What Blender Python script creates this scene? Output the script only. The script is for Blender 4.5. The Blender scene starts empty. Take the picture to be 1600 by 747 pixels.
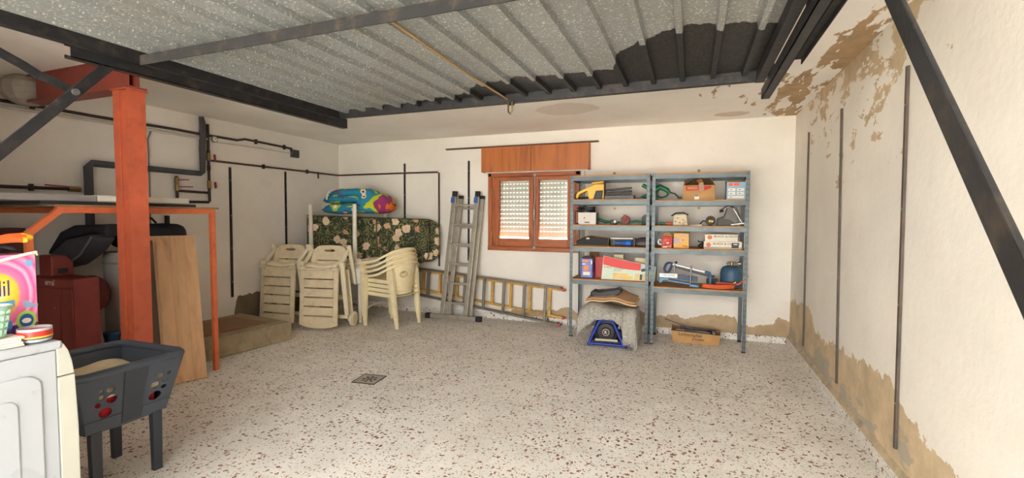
import bpy, bmesh, math, random
from mathutils import Vector, Matrix
random.seed(11)
PI = math.pi
sc = bpy.context.scene
col = sc.collection

# ------------------------------------------------------------------ camera
FPX, YAW, PITCH, ROLL, CAMH = 731.2, -0.3667, 0.0470, 0.0042, 1.34
fw0 = Vector((math.sin(YAW), math.cos(YAW), 0)); rt0 = Vector((math.cos(YAW), -math.sin(YAW), 0)); up0 = Vector((0, 0, 1))
fwd = fw0 * math.cos(PITCH) - up0 * math.sin(PITCH)
upv = up0 * math.cos(PITCH) + fw0 * math.sin(PITCH)
right = rt0 * math.cos(ROLL) + upv * math.sin(ROLL)
upv = upv * math.cos(ROLL) - rt0 * math.sin(ROLL)
cam = bpy.data.objects.new('camera', bpy.data.cameras.new('camera'))
col.objects.link(cam)
cam.data.sensor_fit = 'HORIZONTAL'; cam.data.sensor_width = 36.0; cam.data.lens = FPX / 1600 * 36.0
cam.data.clip_start = 0.05
m = Matrix.Identity(4)
for i in range(3):
    m[i][0] = right[i]; m[i][1] = upv[i]; m[i][2] = -fwd[i]
m[2][3] = CAMH
cam.matrix_world = m
sc.camera = cam

def at(u, v, X=None, Y=None, Z=None):
    """the point where the sight line of photo pixel (u, v) meets a plane X=, Y= or Z= of the room"""
    d = right * ((u - 800) / FPX) + upv * (-(v - 373.5) / FPX) + fwd
    if X is not None: t = X / d.x
    elif Y is not None: t = Y / d.y
    else: t = (Z - CAMH) / d.z
    return Vector((0, 0, CAMH)) + d * t

# ------------------------------------------------------------------ world, sun, exposure
w = bpy.data.worlds.new('sky'); sc.world = w; w.use_nodes = True
bg = w.node_tree.nodes['Background']
bg.inputs['Color'].default_value = (0.985, 0.985, 0.975, 1); bg.inputs['Strength'].default_value = 5.0
sun = bpy.data.objects.new('sun', bpy.data.lights.new('sun', 'SUN')); col.objects.link(sun)
sun.data.energy = 40.0; sun.data.angle = 0.02; sun.data.color = (1.0, 0.97, 0.93)
sun.rotation_euler = Vector((0.25, 0.27, 0.93)).to_track_quat('Z', 'Y').to_euler()   # high, over the roof: falls on the yard outside, not into the room
portal = bpy.data.objects.new('door_opening_portal', bpy.data.lights.new('door_opening_portal', 'AREA')); col.objects.link(portal)
portal.data.shape = 'RECTANGLE'; portal.data.size = 3.4; portal.data.size_y = 2.16
portal.data.cycles.is_portal = True                                                 # only guides the sampling of the sky, gives no light
portal.location = (-1.1, 0.44, 1.08); portal.rotation_euler = (PI / 2, 0, 0)
sc.view_settings.view_transform = 'Standard'; sc.view_settings.look = 'None'
sc.view_settings.exposure = 0.98; sc.view_settings.gamma = 1.0; sc.view_settings.use_curve_mapping = False
sc.cycles.max_bounces = 10; sc.cycles.diffuse_bounces = 7; sc.cycles.caustics_reflective = False; sc.cycles.caustics_refractive = False
sc.cycles.sample_clamp_indirect = 8.0

YB, XR, XL, ZC, YF = 5.658, 0.990, -4.958, 2.410, 0.50     # back, right, left wall, ceiling, front wall inner face

# ------------------------------------------------------------------ material helpers
def lin(c):
    return tuple(((x / 255) / 12.92 if x / 255 <= 0.04045 else ((x / 255 + 0.055) / 1.055) ** 2.4) for x in c[:3]) + (1,)

class NT:
    def __init__(s, name):
        s.m = bpy.data.materials.new(name); s.m.use_nodes = True; s.t = s.m.node_tree
        s.b = s.t.nodes['Principled BSDF']; s.out = s.t.nodes['Material Output']
    def put(s, sock, v):
        if isinstance(v, bpy.types.NodeSocket): s.t.links.new(v, sock)
        elif v is not None: sock.default_value = v
    def n(s, typ, ins=(), **kw):
        nd = s.t.nodes.new(typ)
        for k, v in kw.items(): setattr(nd, k, v)
        for k, v in (ins.items() if isinstance(ins, dict) else enumerate(ins)): s.put(nd.inputs[k], v)
        return nd
    def math(s, op, a, b=None, c=None, clamp=False):
        nd = s.t.nodes.new('ShaderNodeMath'); nd.operation = op; nd.use_clamp = clamp
        for i, v in enumerate((a, b, c)):
            if v is not None: s.put(nd.inputs[i], v)
        return nd.outputs[0]
    def mix(s, f, a, b, blend='MIX'):
        nd = s.t.nodes.new('ShaderNodeMix'); nd.data_type = 'RGBA'; nd.blend_type = blend
        s.put(nd.inputs[0], f); s.put(nd.inputs[6], a); s.put(nd.inputs[7], b)
        return nd.outputs[2]
    def noise(s, vec, scale, detail=4, rough=0.55, dist=0.0):
        nd = s.n('ShaderNodeTexNoise', {'Vector': vec, 'Scale': scale, 'Detail': detail, 'Roughness': rough, 'Distortion': dist})
        return nd.outputs[0]
    def ramp(s, f, pts, interp='LINEAR'):
        nd = s.t.nodes.new('ShaderNodeValToRGB'); nd.color_ramp.interpolation = interp
        e = nd.color_ramp.elements
        while len(e) < len(pts): e.new(0.5)
        for i, (p, c) in enumerate(pts):
            e[i].position = p; e[i].color = c if len(c) == 4 else tuple(c) + (1,)
        s.put(nd.inputs[0], f)
        return nd.outputs[0]
    def pos(s): return s.n('ShaderNodeNewGeometry').outputs['Position']
    def obj(s): return s.n('ShaderNodeTexCoord').outputs['Object']
    def sep(s, v):
        nd = s.n('ShaderNodeSeparateXYZ', [v]); return nd.outputs
    def mapv(s, v, scale=(1, 1, 1), loc=(0, 0, 0), rot=(0, 0, 0)):
        nd = s.n('ShaderNodeMapping', {'Vector': v, 'Scale': scale, 'Location': loc, 'Rotation': rot}); return nd.outputs[0]
    def bump(s, h, strength=0.3, dist=0.01):
        nd = s.n('ShaderNodeBump', {'Height': h, 'Strength': strength, 'Distance': dist}); s.put(s.b.inputs['Normal'], nd.outputs[0])
    def done(s, color=None, rough=None, metal=None):
        if color is not None: s.put(s.b.inputs['Base Color'], color)
        if rough is not None: s.put(s.b.inputs['Roughness'], rough)
        if metal is not None: s.put(s.b.inputs['Metallic'], metal)
        return s.m

_mc = {}
def M(name, c, rough=0.55, metal=0.0, var=0.12, vs=9.0, bump=0.12, bs=70.0, dirt=None, dirt_amt=0.35):
    """plain surface: colour with a little uneven tone, wear and fine relief"""
    if name in _mc: return _mc[name]
    t = NT(name); o = t.obj(); base = lin(c)
    nz = t.noise(o, vs, 5)
    dark = tuple(x * (1 - var) for x in base[:3]) + (1,); lite = tuple(min(1, x * (1 + var)) for x in base[:3]) + (1,)
    colr = t.ramp(nz, [(0.3, dark), (0.7, lite)])
    if dirt:
        mk = t.ramp(t.noise(o, vs * 1.7, 7, 0.65), [(0.5, (0, 0, 0)), (0.72, (dirt_amt,) * 3)])
        colr = t.mix(mk, colr, lin(dirt))
    rr = t.math('ADD', t.math('MULTIPLY', t.math('SUBTRACT', nz, 0.5), 0.2), rough)
    if bump: t.bump(t.noise(o, bs, 4), bump, 0.004)
    _mc[name] = t.done(colr, rr, metal)
    return _mc[name]

# ------------------------------------------------------------------ mesh helpers
class MB:
    def __init__(s): s.v = []; s.f = []
    def add(s, vs, fs):
        b = len(s.v); s.v += [tuple(v) for v in vs]; s.f += [tuple(b + i for i in f) for f in fs]; return s
    def hexa(s, p):    # 8 points: bottom 0-3 ccw, top 4-7
        return s.add(p, [(3, 2, 1, 0), (4, 5, 6, 7), (0, 1, 5, 4), (1, 2, 6, 5), (2, 3, 7, 6), (3, 0, 4, 7)])
    def box(s, x0, x1, y0, y1, z0, z1):
        return s.hexa([(x0, y0, z0), (x1, y0, z0), (x1, y1, z0), (x0, y1, z0), (x0, y0, z1), (x1, y0, z1), (x1, y1, z1), (x0, y1, z1)])
    def cbox(s, c, d, rot=None):
        q = [Vector((a * d[0] / 2, b * d[1] / 2, e * d[2] / 2)) for e in (-1, 1) for a, b in ((-1, -1), (1, -1), (1, 1), (-1, 1))]
        if rot is not None: q = [rot @ v for v in q]
        return s.hexa([Vector(c) + v for v in q])
    def bar(s, p0, p1, w, h, up=(0, 0, 1), w2=None, h2=None):
        p0 = Vector(p0); p1 = Vector(p1); d = (p1 - p0).normalized(); sx = d.cross(Vector(up))
        if sx.length < 1e-4: sx = d.cross(Vector((1, 0, 0)))
        sx.normalize(); sy = sx.cross(d).normalized(); w2 = w if w2 is None else w2; h2 = h if h2 is None else h2
        a = [p0 + sx * (i * w / 2) + sy * (j * h / 2) for i, j in ((-1, -1), (1, -1), (1, 1), (-1, 1))]
        b = [p1 + sx * (i * w2 / 2) + sy * (j * h2 / 2) for i, j in ((-1, -1), (1, -1), (1, 1), (-1, 1))]
        return s.hexa(a + b)
    def cyl(s, p0, p1, r, r2=None, n=14):
        return s.tube([p0, p1], [r, r if r2 is None else r2], n)
    def tube(s, pts, r, n=8, closed=False):
        pts = [Vector(p) for p in pts]; k = len(pts); rs = r if isinstance(r, (list, tuple)) else [r] * k
        tg = []
        for i in range(k):
            a = pts[(i - 1) % k if closed else max(i - 1, 0)]; b = pts[(i + 1) % k if closed else min(i + 1, k - 1)]
            tg.append((b - a).normalized())
        u = tg[0].orthogonal().normalized(); vs = []
        for i in range(k):
            u = (u - tg[i] * u.dot(tg[i]))
            u = u.normalized() if u.length > 1e-6 else tg[i].orthogonal().normalized()
            v = tg[i].cross(u)
            vs += [pts[i] + (u * math.cos(2 * PI * j / n) + v * math.sin(2 * PI * j / n)) * rs[i] for j in range(n)]
        fs = [(i * n + j, i * n + (j + 1) % n, ((i + 1) % k) * n + (j + 1) % n, ((i + 1) % k) * n + j) for i in range(k if closed else k - 1) for j in range(n)]
        if not closed: fs += [tuple(range(n - 1, -1, -1)), tuple((k - 1) * n + j for j in range(n))]
        return s.add(vs, fs)
    def prism(s, poly, axis, a, b):    # poly of 2-D points swept along an axis
        def P(q, t):
            return {'x': (t, q[0], q[1]), 'y': (q[0], t, q[1]), 'z': (q[0], q[1], t)}[axis]
        n = len(poly)
        return s.add([P(q, a) for q in poly] + [P(q, b) for q in poly], [tuple(range(n - 1, -1, -1)), tuple(range(n, 2 * n))] + [(i, (i + 1) % n, n + (i + 1) % n, n + i) for i in range(n)])
    def lathe(s, prof, c=(0, 0, 0), n=24, axis='z'):
        vs = []
        for r, h in prof:
            for j in range(n):
                a = 2 * PI * j / n; x, y = r * math.cos(a), r * math.sin(a)
                q = {'z': (x, y, h), 'y': (x, h, y), 'x': (h, x, y)}[axis]
                vs.append((c[0] + q[0], c[1] + q[1], c[2] + q[2]))
        k = len(prof)
        fs = [(i * n + j, i * n + (j + 1) % n, (i + 1) * n + (j + 1) % n, (i + 1) * n + j) for i in range(k - 1) for j in range(n)]
        fs += [tuple(range(n)), tuple((k - 1) * n + j for j in range(n))]
        return s.add(vs, fs)
    def ball(s, c, r, nu=14, nv=8):
        r = r if isinstance(r, (list, tuple)) else (r, r, r)
        vs = []; fs = []
        for i in range(nv + 1):
            t = PI * i / nv
            for j in range(nu):
                p = 2 * PI * j / nu
                vs.append((c[0] + r[0] * math.sin(t) * math.cos(p), c[1] + r[1] * math.sin(t) * math.sin(p), c[2] + r[2] * math.cos(t)))
        for i in range(nv):
            for j in range(nu): fs.append((i * nu + j, (i + 1) * nu + j, (i + 1) * nu + (j + 1) % nu, i * nu + (j + 1) % nu))
        return s.add(vs, fs)
    def grid(s, fn, nu, nv):
        vs = [fn(i / nu, j / nv) for i in range(nu + 1) for j in range(nv + 1)]
        return s.add(vs, [(i * (nv + 1) + j, (i + 1) * (nv + 1) + j, (i + 1) * (nv + 1) + j + 1, i * (nv + 1) + j + 1) for i in range(nu) for j in range(nv)])
    def plate(s, xs, lo, hi, holes, place, th):
        """upright plate made of columns; holes = (x0, x1, lo(x), hi(x)); place(x, z, depth) gives the point"""
        xs = set(xs)
        for h in holes:
            xs |= {h[0] + (h[1] - h[0]) * k / 8 for k in range(9)}
        xs = sorted(xs)
        for a, b in zip(xs[:-1], xs[1:]):
            if b - a < 1e-6: continue
            mid = (a + b) / 2
            act = sorted([h for h in holes if h[0] - 1e-9 < mid < h[1] + 1e-9], key=lambda h: h[2](mid))
            edges = [(lo(a), lo(b))]
            for h in act: edges += [(h[2](a), h[2](b)), (h[3](a), h[3](b))]
            edges.append((hi(a), hi(b)))
            for k in range(0, len(edges), 2):
                (l0, l1), (h0, h1) = edges[k], edges[k + 1]
                s.hexa([place(a, l0, 0), place(b, l1, 0), place(b, l1, th), place(a, l0, th), place(a, h0, 0), place(b, h1, 0), place(b, h1, th), place(a, h0, th)])
        return s
    def mesh(s, name, mat, smooth=False):
        me = bpy.data.meshes.new(name); me.from_pydata(s.v, [], s.f)
        bm = bmesh.new(); bm.from_mesh(me); bmesh.ops.recalc_face_normals(bm, faces=bm.faces); bm.to_mesh(me); bm.free()
        if smooth: me.polygons.foreach_set('use_smooth', [True] * len(me.polygons))
        for q in (mat if isinstance(mat, (list, tuple)) else [mat]): me.materials.append(q)
        return me
    def build(s, name, mat, parent=None, smooth=False, bevel=0.0, label=None, solid=0.0, sub=0, auto=None):
        o = bpy.data.objects.new(name, s.mesh(name, mat, smooth)); col.objects.link(o)
        if parent is not None: o.parent = parent
        if solid:
            q = o.modifiers.new('solid', 'SOLIDIFY'); q.thickness = solid; q.offset = 0
        if sub:
            q = o.modifiers.new('sub', 'SUBSURF'); q.levels = sub; q.render_levels = sub
        if bevel:
            q = o.modifiers.new('bevel', 'BEVEL'); q.width = bevel; q.segments = 2; q.limit_method = 'ANGLE'; q.angle_limit = 0.6
        if smooth and not sub:
            o.data.set_sharp_from_angle(angle=0.7 if auto is None else auto)
        if label: o['label'] = label
        return o

def thing(name, label, cat, loc=(0, 0, 0), rz=0.0, group=None, rx=0.0, ry=0.0):
    o = bpy.data.objects.new(name, None); col.objects.link(o); o.empty_display_size = 0.05
    o.location = loc; o.rotation_euler = (rx, ry, rz)
    return tag(o, label, cat, group)
def tag(o, label, cat, group=None):
    o['label'] = label; o['category'] = cat
    if group: o['group'] = group
    return o
def struct(o, label=None):
    o['kind'] = 'structure'
    if label: o['label'] = label
    return o
def group_empty(name, label):
    o = bpy.data.objects.new(name, None); col.objects.link(o); return struct(o, label)
def copy_tree(o, parent=None):
    c = o.copy(); col.objects.link(c); c.parent = parent
    for ch in [x for x in bpy.data.objects if x.parent == o and x != c]: copy_tree(ch, c)
    return c
def bx(name, mat, parent, x0, x1, y0, y1, z0, z1, bevel=0.0, **k):
    return MB().box(x0, x1, y0, y1, z0, z1).build(name, mat, parent, bevel=bevel, **k)
def text(name, body, size, loc, rot, mat, parent=None, ext=0.0004, shear=0.0, sx=1.0, align='LEFT'):
    cu = bpy.data.curves.new(name, 'FONT'); cu.body = body; cu.size = size; cu.extrude = ext; cu.shear = shear; cu.align_x = align
    cu.resolution_u = 3
    t = bpy.data.objects.new(name, cu); col.objects.link(t)
    dg = bpy.context.evaluated_depsgraph_get()
    me = bpy.data.meshes.new_from_object(t.evaluated_get(dg)); bpy.data.objects.remove(t)
    me.materials.clear(); me.materials.append(mat); me.name = name
    o = bpy.data.objects.new(name, me); col.objects.link(o); o.location = loc; o.rotation_euler = rot; o.scale = (sx, 1, 1)
    if parent is not None: o.parent = parent
    return o
FACE_Y = (PI / 2, 0, 0)          # print that faces the yard (-Y)
FACE_X = (PI / 2, 0, PI / 2)     # print that faces +X

# ------------------------------------------------------------------ setting materials
def peel_paint(name, paint, under, mask_fn, grime=0.12, cracks=True):
    """white wall paint over sandy render; mask_fn says where the paint has flaked off"""
    t = NT(name); p = t.pos()
    n1 = t.noise(p, 1.3, 4); n2 = t.noise(p, 6.0, 6, 0.6)
    pc = t.ramp(n1, [(0.3, tuple(x * 0.88 for x in lin(paint)[:3])), (0.65, lin(paint))])
    st = t.ramp(n2, [(0.55, (0, 0, 0)), (0.8, (grime,) * 3)])
    pc = t.mix(st, pc, lin((186, 168, 140)))
    mask = mask_fn(t, p)
    un = t.ramp(t.noise(p, 5.0, 6, 0.62), [(0.3, tuple(x * 0.72 for x in lin(under)[:3])), (0.55, lin(under)), (0.75, tuple(min(1, x * 1.2) for x in lin(under)[:3]))])
    if name.endswith('right'):
        zz = t.sep(p)[2]
        gb = t.math('MULTIPLY', t.math('GREATER_THAN', t.noise(t.mapv(p, (1, 1.2, 3)), 2.4, 6, 0.6), t.math('ADD', 0.25, t.math('MULTIPLY', zz, 1.3))), 0.75)
        un = t.mix(gb, un, lin((168, 164, 152)))
    c = t.mix(mask, pc, un)
    h = t.math('ADD', t.math('MULTIPLY', mask, -0.6), t.math('MULTIPLY', t.noise(p, 22, 6), 0.35))
    t.bump(h, 0.35, 0.02)
    return t.done(c, 0.85)

def curve_height(t, coord, lo, hi, pts):
    """height z (0..1 m) along a wall from measured points"""
    f = t.math('DIVIDE', t.math('SUBTRACT', coord, lo), hi - lo)
    return t.ramp(f, [((a - lo) / (hi - lo), (z, z, z)) for a, z in sorted(pts)])

def mask_right(t, p):
    x, y, z = t.sep(p)
    h = curve_height(t, y, 1.0, 5.7, [(1.0, 0.30), (2.27, 0.34), (2.6, 0.36), (2.79, 0.40), (2.92, 0.46), (3.0, 0.52), (3.11, 0.47), (3.4, 0.49), (3.64, 0.43), (3.92, 0.44), (4.23, 0.37), (4.55, 0.39), (4.84, 0.56), (5.4, 0.5), (5.66, 0.46)])
    jag = t.math('MULTIPLY', t.math('SUBTRACT', t.noise(p, 11, 7, 0.6), 0.5), 0.22)
    low = t.math('LESS_THAN', z, t.math('ADD', h, jag))
    d = t.math('SUBTRACT', ZC, z)
    v = t.mapv(p, (1, 1.4, 2.6), rot=(0.7, 0, 0))
    nz = t.noise(v, 2.6, 9, 0.66, 0.25)
    far = t.math('MULTIPLY', t.math('POWER', t.math('SUBTRACT', y, 3.75), 2.0), 0.075)
    thr = t.math('ADD', t.math('ADD', 0.44, t.math('MULTIPLY', d, 0.24)), far)
    top = t.math('MULTIPLY', t.math('GREATER_THAN', nz, thr), t.math('LESS_THAN', d, 0.85))
    return t.math('MAXIMUM', low, top)

def mask_back(t, p):
    x, y, z = t.sep(p)
    h = curve_height(t, x, -5.0, 1.1, [(-5, 0.02), (-2.4, 0.05), (-2.1, 0.14), (-1.56, 0.17), (-1.44, 0.23), (-1.25, 0.13), (-0.8, 0.2), (-0.61, 0.25), (-0.35, 0.19), (-0.14, 0.23), (-0.04, 0.18), (0.2, 0.25), (0.46, 0.25), (0.50, 0.17), (0.62, 0.15), (0.83, 0.2), (0.9, 0.28), (1.0, 0.23)])
    jag = t.math('MULTIPLY', t.math('SUBTRACT', t.noise(p, 16, 7, 0.6), 0.5), 0.11)
    return t.math('LESS_THAN', z, t.math('ADD', h, jag))

def mask_left(t, p):
    x, y, z = t.sep(p)
    h = curve_height(t, y, 1.0, 5.7, [(1.0, 0.05), (3.88, 0.16), (3.93, 0.40), (4.3, 0.40), (4.7, 0.36), (5.66, 0.2)])
    jag = t.math('MULTIPLY', t.math('SUBTRACT', t.noise(p, 12, 7, 0.6), 0.5), 0.14)
    return t.math('LESS_THAN', z, t.math('ADD', h, jag))

def mask_ceiling(t, p):
    x, y, z = t.sep(p)
    d = t.math('SUBTRACT', XR, x)
    v = t.mapv(p, (3.4, 0.9, 1), rot=(0, 0, 0.5))
    nz = t.noise(v, 1.9, 9, 0.64, 0.3)
    far = t.math('MULTIPLY', t.math('ABSOLUTE', t.math('SUBTRACT', y, 4.6)), 0.085)
    thr = t.math('ADD', t.math('ADD', 0.375, t.math('MULTIPLY', d, 0.30)), far)
    corner = t.math('GREATER_THAN', nz, thr)
    def spot(cx, cy, rx, ry):
        e = t.math('ADD', t.math('POWER', t.math('DIVIDE', t.math('SUBTRACT', x, cx), rx), 2.0), t.math('POWER', t.math('DIVIDE', t.math('SUBTRACT', y, cy), ry), 2.0))
        return t.math('LESS_THAN', t.math('ADD', e, t.math('MULTIPLY', t.noise(p, 7, 6), 1.2)), 1.45)
    s1 = t.math('MULTIPLY', spot(-1.19, 4.58, 0.34, 0.27), 0.28)
    s2 = t.math('MULTIPLY', spot(0.36, 5.37, 0.18, 0.13), 0.5)
    return t.math('MAXIMUM', corner, t.math('MAXIMUM', s1, s2))

WHITE = (241, 236, 226)
m_wall_r = peel_paint('wall_paint_right', WHITE, (208, 186, 152), mask_right)
m_wall_b = peel_paint('wall_paint_back', WHITE, (188, 164, 130), mask_back)
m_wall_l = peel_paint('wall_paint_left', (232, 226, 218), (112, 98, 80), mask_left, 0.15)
m_ceil = peel_paint('ceiling_paint', (247, 243, 236), (180, 152, 116), mask_ceiling, 0.06)
m_front = M('front_wall_plaster', (222, 214, 200), 0.85)
m_ground = M('yard_concrete', (196, 192, 184), 0.9)

def terrazzo():
    t = NT('terrazzo'); p = t.pos()
    rnd = t.n('ShaderNodeObjectInfo').outputs['Random']
    off = t.n('ShaderNodeCombineXYZ', [t.math('MULTIPLY', rnd, 37.0), t.math('MULTIPLY', rnd, 91.0), t.math('MULTIPLY', rnd, 13.0)]).outputs[0]
    q = t.n('ShaderNodeVectorMath', [p, off], operation='ADD').outputs[0]
    wob = t.n('ShaderNodeTexNoise', {'Vector': q, 'Scale': 60.0, 'Detail': 2.0}).outputs[1]
    qq = t.n('ShaderNodeVectorMath', [q, t.n('ShaderNodeVectorMath', {0: wob, 'Scale': 0.012}, operation='SCALE').outputs[0]], operation='ADD').outputs[0]
    base = t.ramp(t.noise(q, 3.0, 5), [(0.3, lin((222, 218, 210))), (0.7, lin((243, 240, 233)))])
    grain = t.ramp(t.noise(q, 140, 3), [(0.35, (0.84, 0.84, 0.84)), (0.65, (1.03, 1.03, 1.03))])
    c = t.mix(1.0, base, grain, 'MULTIPLY')
    def chips(scale, share, size, cols, c, stretch=(1, 1, 1), rot=0.0):
        vv = t.mapv(qq, stretch, rot=(0, 0, rot))
        v = t.n('ShaderNodeTexVoronoi', {'Vector': vv, 'Scale': scale}, feature='F1')
        r = t.sep(v.outputs['Color'])
        keep = t.math('LESS_THAN', r[0], share)
        sz = t.math('ADD', size * 0.5, t.math('MULTIPLY', r[1], size))
        near = t.math('LESS_THAN', v.outputs['Distance'], sz)
        cc = t.ramp(r[2], [(i / max(1, len(cols) - 1), lin(k)) for i, k in enumerate(cols)], 'CONSTANT' if len(cols) > 1 else 'LINEAR')
        return t.mix(t.math('MULTIPLY', keep, near), c, cc)
    c = chips(80, 0.42, 0.30, [(176, 160, 140), (206, 194, 178), (150, 130, 112), (222, 216, 206)], c)
    c = chips(58, 0.26, 0.30, [(118, 76, 58), (140, 100, 76), (92, 68, 58), (150, 112, 86)], c, (1, 1.7, 1), 0.6)
    c = chips(28, 0.34, 0.27, [(112, 50, 40), (130, 66, 50), (92, 52, 44), (140, 90, 66), (118, 56, 46)], c, (1.8, 1, 1), 1.0)
    c = chips(23, 0.24, 0.25, [(118, 56, 44), (132, 74, 56), (100, 58, 48)], c, (1, 1.7, 1), 0.3)
    dust = t.ramp(t.noise(p, 1.1, 6, 0.6), [(0.45, (0, 0, 0)), (0.75, (0.25,) * 3)])
    c = t.mix(dust, c, lin((226, 220, 209)))
    stain = t.ramp(t.noise(p, 0.9, 5), [(0.5, (0, 0, 0)), (0.8, (0.2,) * 3)])
    c = t.mix(stain, c, lin((196, 182, 162)))
    t.bump(t.noise(p, 40, 4), 0.08, 0.004)
    return t.done(c, t.math('ADD', 0.42, t.math('MULTIPLY', t.noise(p, 2.5, 4), 0.3)))
m_terr = terrazzo()

# ------------------------------------------------------------------ floor: bed + tiles
floor = struct(bx('floor', M('floor_mortar', (226, 221, 211), 0.9), None, XL - 0.05, XR + 0.05, 0.30, YB + 0.05, -0.12, -0.0012), 'speckled terrazzo tile floor of the garage')
TS, GAP = 0.40, 0.0034
def tile_edges(a, b, ref):
    k0 = math.floor((a - ref) / TS); e = [a]; q = ref + (k0 + 1) * TS
    while q < b - 0.02: e.append(q); q += TS
    return e + [b]
ex = tile_edges(XL, XR - 0.0, -0.62); ey = tile_edges(0.50, YB, 2.16)
tmesh = {}
for x0, x1 in zip(ex[:-1], ex[1:]):
    for y0, y1 in zip(ey[:-1], ey[1:]):
        a, b = round(x1 - x0 - GAP, 4), round(y1 - y0 - GAP, 4)
        if (a, b) not in tmesh: tmesh[(a, b)] = MB().box(-a / 2, a / 2, -b / 2, b / 2, -0.001, 0).mesh('floor_tile', m_terr)
        o = bpy.data.objects.new('floor_tile', tmesh[(a, b)]); col.objects.link(o); o.parent = floor
        o.location = ((x0 + x1) / 2, (y0 + y1) / 2, 0); 

# ------------------------------------------------------------------ walls, ceiling, yard
T = 0.25
WX0, WX1, WZ0, WZ1 = -2.50, -1.28, 0.905, 1.905      # window opening
wb = MB()
wb.box(XL - T, WX0, YB, YB + T, -0.1, ZC + 0.2); wb.box(WX1, XR + T, YB, YB + T, -0.1, ZC + 0.2)
wb.box(WX0, WX1, YB, YB + T, -0.1, WZ0); wb.box(WX0, WX1, YB, YB + T, WZ1, ZC + 0.2)
struct(wb.build('wall_back', m_wall_b), 'white painted back wall with a peeling band at the bottom')
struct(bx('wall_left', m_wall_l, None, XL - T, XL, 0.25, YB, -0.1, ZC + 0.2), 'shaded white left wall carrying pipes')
struct(bx('wall_right', m_wall_r, None, XR, XR + T, 0.25, YB, -0.1, ZC + 0.2), 'bright white right wall with flaked paint')
wf = MB()
wf.box(XL - T, -2.95, 0.25, YF, -0.1, ZC + 0.2); wf.box(0.86, XR + T, 0.25, YF, -0.1, ZC + 0.2); wf.box(-2.95, 0.86, 0.25, YF, 2.20, ZC + 0.2)
struct(wf.build('wall_front', m_front), 'plastered front wall around the garage opening')
struct(bx('ceiling', m_ceil, None, XL, XR, YF, YB, ZC, ZC + 0.2), 'white ceiling with brown flaked patches')
struct(bx('ground', m_ground, None, -16, 14, -18, 0.25, -0.3, -0.02), 'pale yard in front of the garage')
struct(bx('sky_blocker_roof', m_front, None, -6.5, 2.6, -1.1, 0.25, 2.62, 2.80), 'added slab over the garage entrance, out of view, blocking high sky light')  # unseen slab added to cut the high sky light near the opening
m_blocker = M('blocker_wall_plaster', (150, 146, 140), 0.9)
struct(bx('wall_blocker_left', m_blocker, None, -3.55, -3.35, -4.0, 0.25, -0.1, 2.62), 'added wall on the left of the entrance, out of view, blocking side light')  # unseen wall added to keep oblique light off the near right wall
struct(bx('wall_blocker_right', m_blocker, None, 1.25, 1.45, -2.6, 0.25, -0.1, 2.62), 'added wall on the right of the entrance, out of view, blocking side light')  # unseen wall added to hold side light back from the washing machine
struct(bx('ground_rear', m_ground, None, -16, 14, YB + T, 22, -0.6, -0.3), 'pale ground behind the garage')

# terrazzo skirting: pieces 0.40 m long
bsr = group_empty('baseboard_right', 'terrazzo skirting along the right wall')
bsb = group_empty('baseboard_back', 'terrazzo skirting along the back wall')
def skirting(parent, along, a, b, ref):
    e = tile_edges(a, b, ref)
    for q0, q1 in zip(e[:-1], e[1:]):
        L = q1 - q0 - 0.003
        if L < 0.02: continue
        if along == 'y': g = MB().box(-0.028, 0, -L / 2, L / 2, 0, 0.072)
        else: g = MB().box(-L / 2, L / 2, -0.022, 0, 0, 0.072)
        o = g.build('skirting_tile', m_terr, parent, bevel=0.004)
        o.location = (XR, (q0 + q1) / 2, 0) if along == 'y' else ((q0 + q1) / 2, YB, 0)
skirting(bsr, 'y', YF, YB - 0.024, 2.16); skirting(bsb, 'x', -3.95, XR - 0.03, -0.62)
led = MB().prism([(XR - 0.020, 0.072), (XR, 0.072), (XR, 0.105)], 'y', YF, YB)
struct(led.build('trim_1', M('cement_fillet', (186, 168, 138), 0.9, var=0.25, dirt=(120, 122, 118), dirt_amt=0.6)), 'rough cement fillet above the right skirting')

# ------------------------------------------------------------------ window
def wood(name, c, c2, scale=1.0, axis='z', knots=True):
    t = NT(name); o = t.obj()
    st = {'x': (0.9, 9, 9), 'y': (9, 0.9, 9), 'z': (9, 9, 0.9)}[axis]
    v = t.mapv(o, tuple(k * scale for k in st))
    g = t.noise(v, 2.2, 8, 0.62, 1.2)
    cc = t.ramp(g, [(0.3, lin(c2)), (0.5, lin(c)), (0.72, tuple(min(1, x * 1.18) for x in lin(c)[:3]))])
    if knots:
        vo = t.n('ShaderNodeTexVoronoi', {'Vector': t.mapv(o, tuple((3.2 * k / 9 + 2.2) for k in st)), 'Scale': 1.0 * scale}, feature='F1').outputs['Distance']
        cc = t.mix(t.ramp(vo, [(0.03, (0.8,) * 3), (0.10, (0, 0, 0))]), cc, lin(tuple(k * 0.5 for k in c2)))
    t.bump(g, 0.12, 0.004)
    return t.done(cc, 0.5)
m_winw = wood('window_wood', (168, 92, 48), (112, 54, 26), 1.0, 'z')
m_winx = wood('window_wood_rail', (168, 92, 48), (112, 54, 26), 1.0, 'x')
m_pelm = wood('pelmet_wood', (178, 104, 50), (146, 78, 36), 0.5, 'z', False)
m_brass = M('dull_brass', (150, 128, 84), 0.4, 0.9)
m_steel = M('worn_steel', (150, 150, 148), 0.4, 0.85, dirt=(96, 84, 70))
t = NT('window_glass')
gl = t.n('ShaderNodeBsdfGlossy', {'Roughness': 0.02}); tr = t.n('ShaderNodeBsdfTransparent', {'Color': (0.95, 0.97, 0.96, 1)})
fr = t.n('ShaderNodeFresnel', {'IOR': 1.45}); ms = t.n('ShaderNodeMixShader', [fr.outputs[0], tr.outputs[0], gl.outputs[0]])
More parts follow.
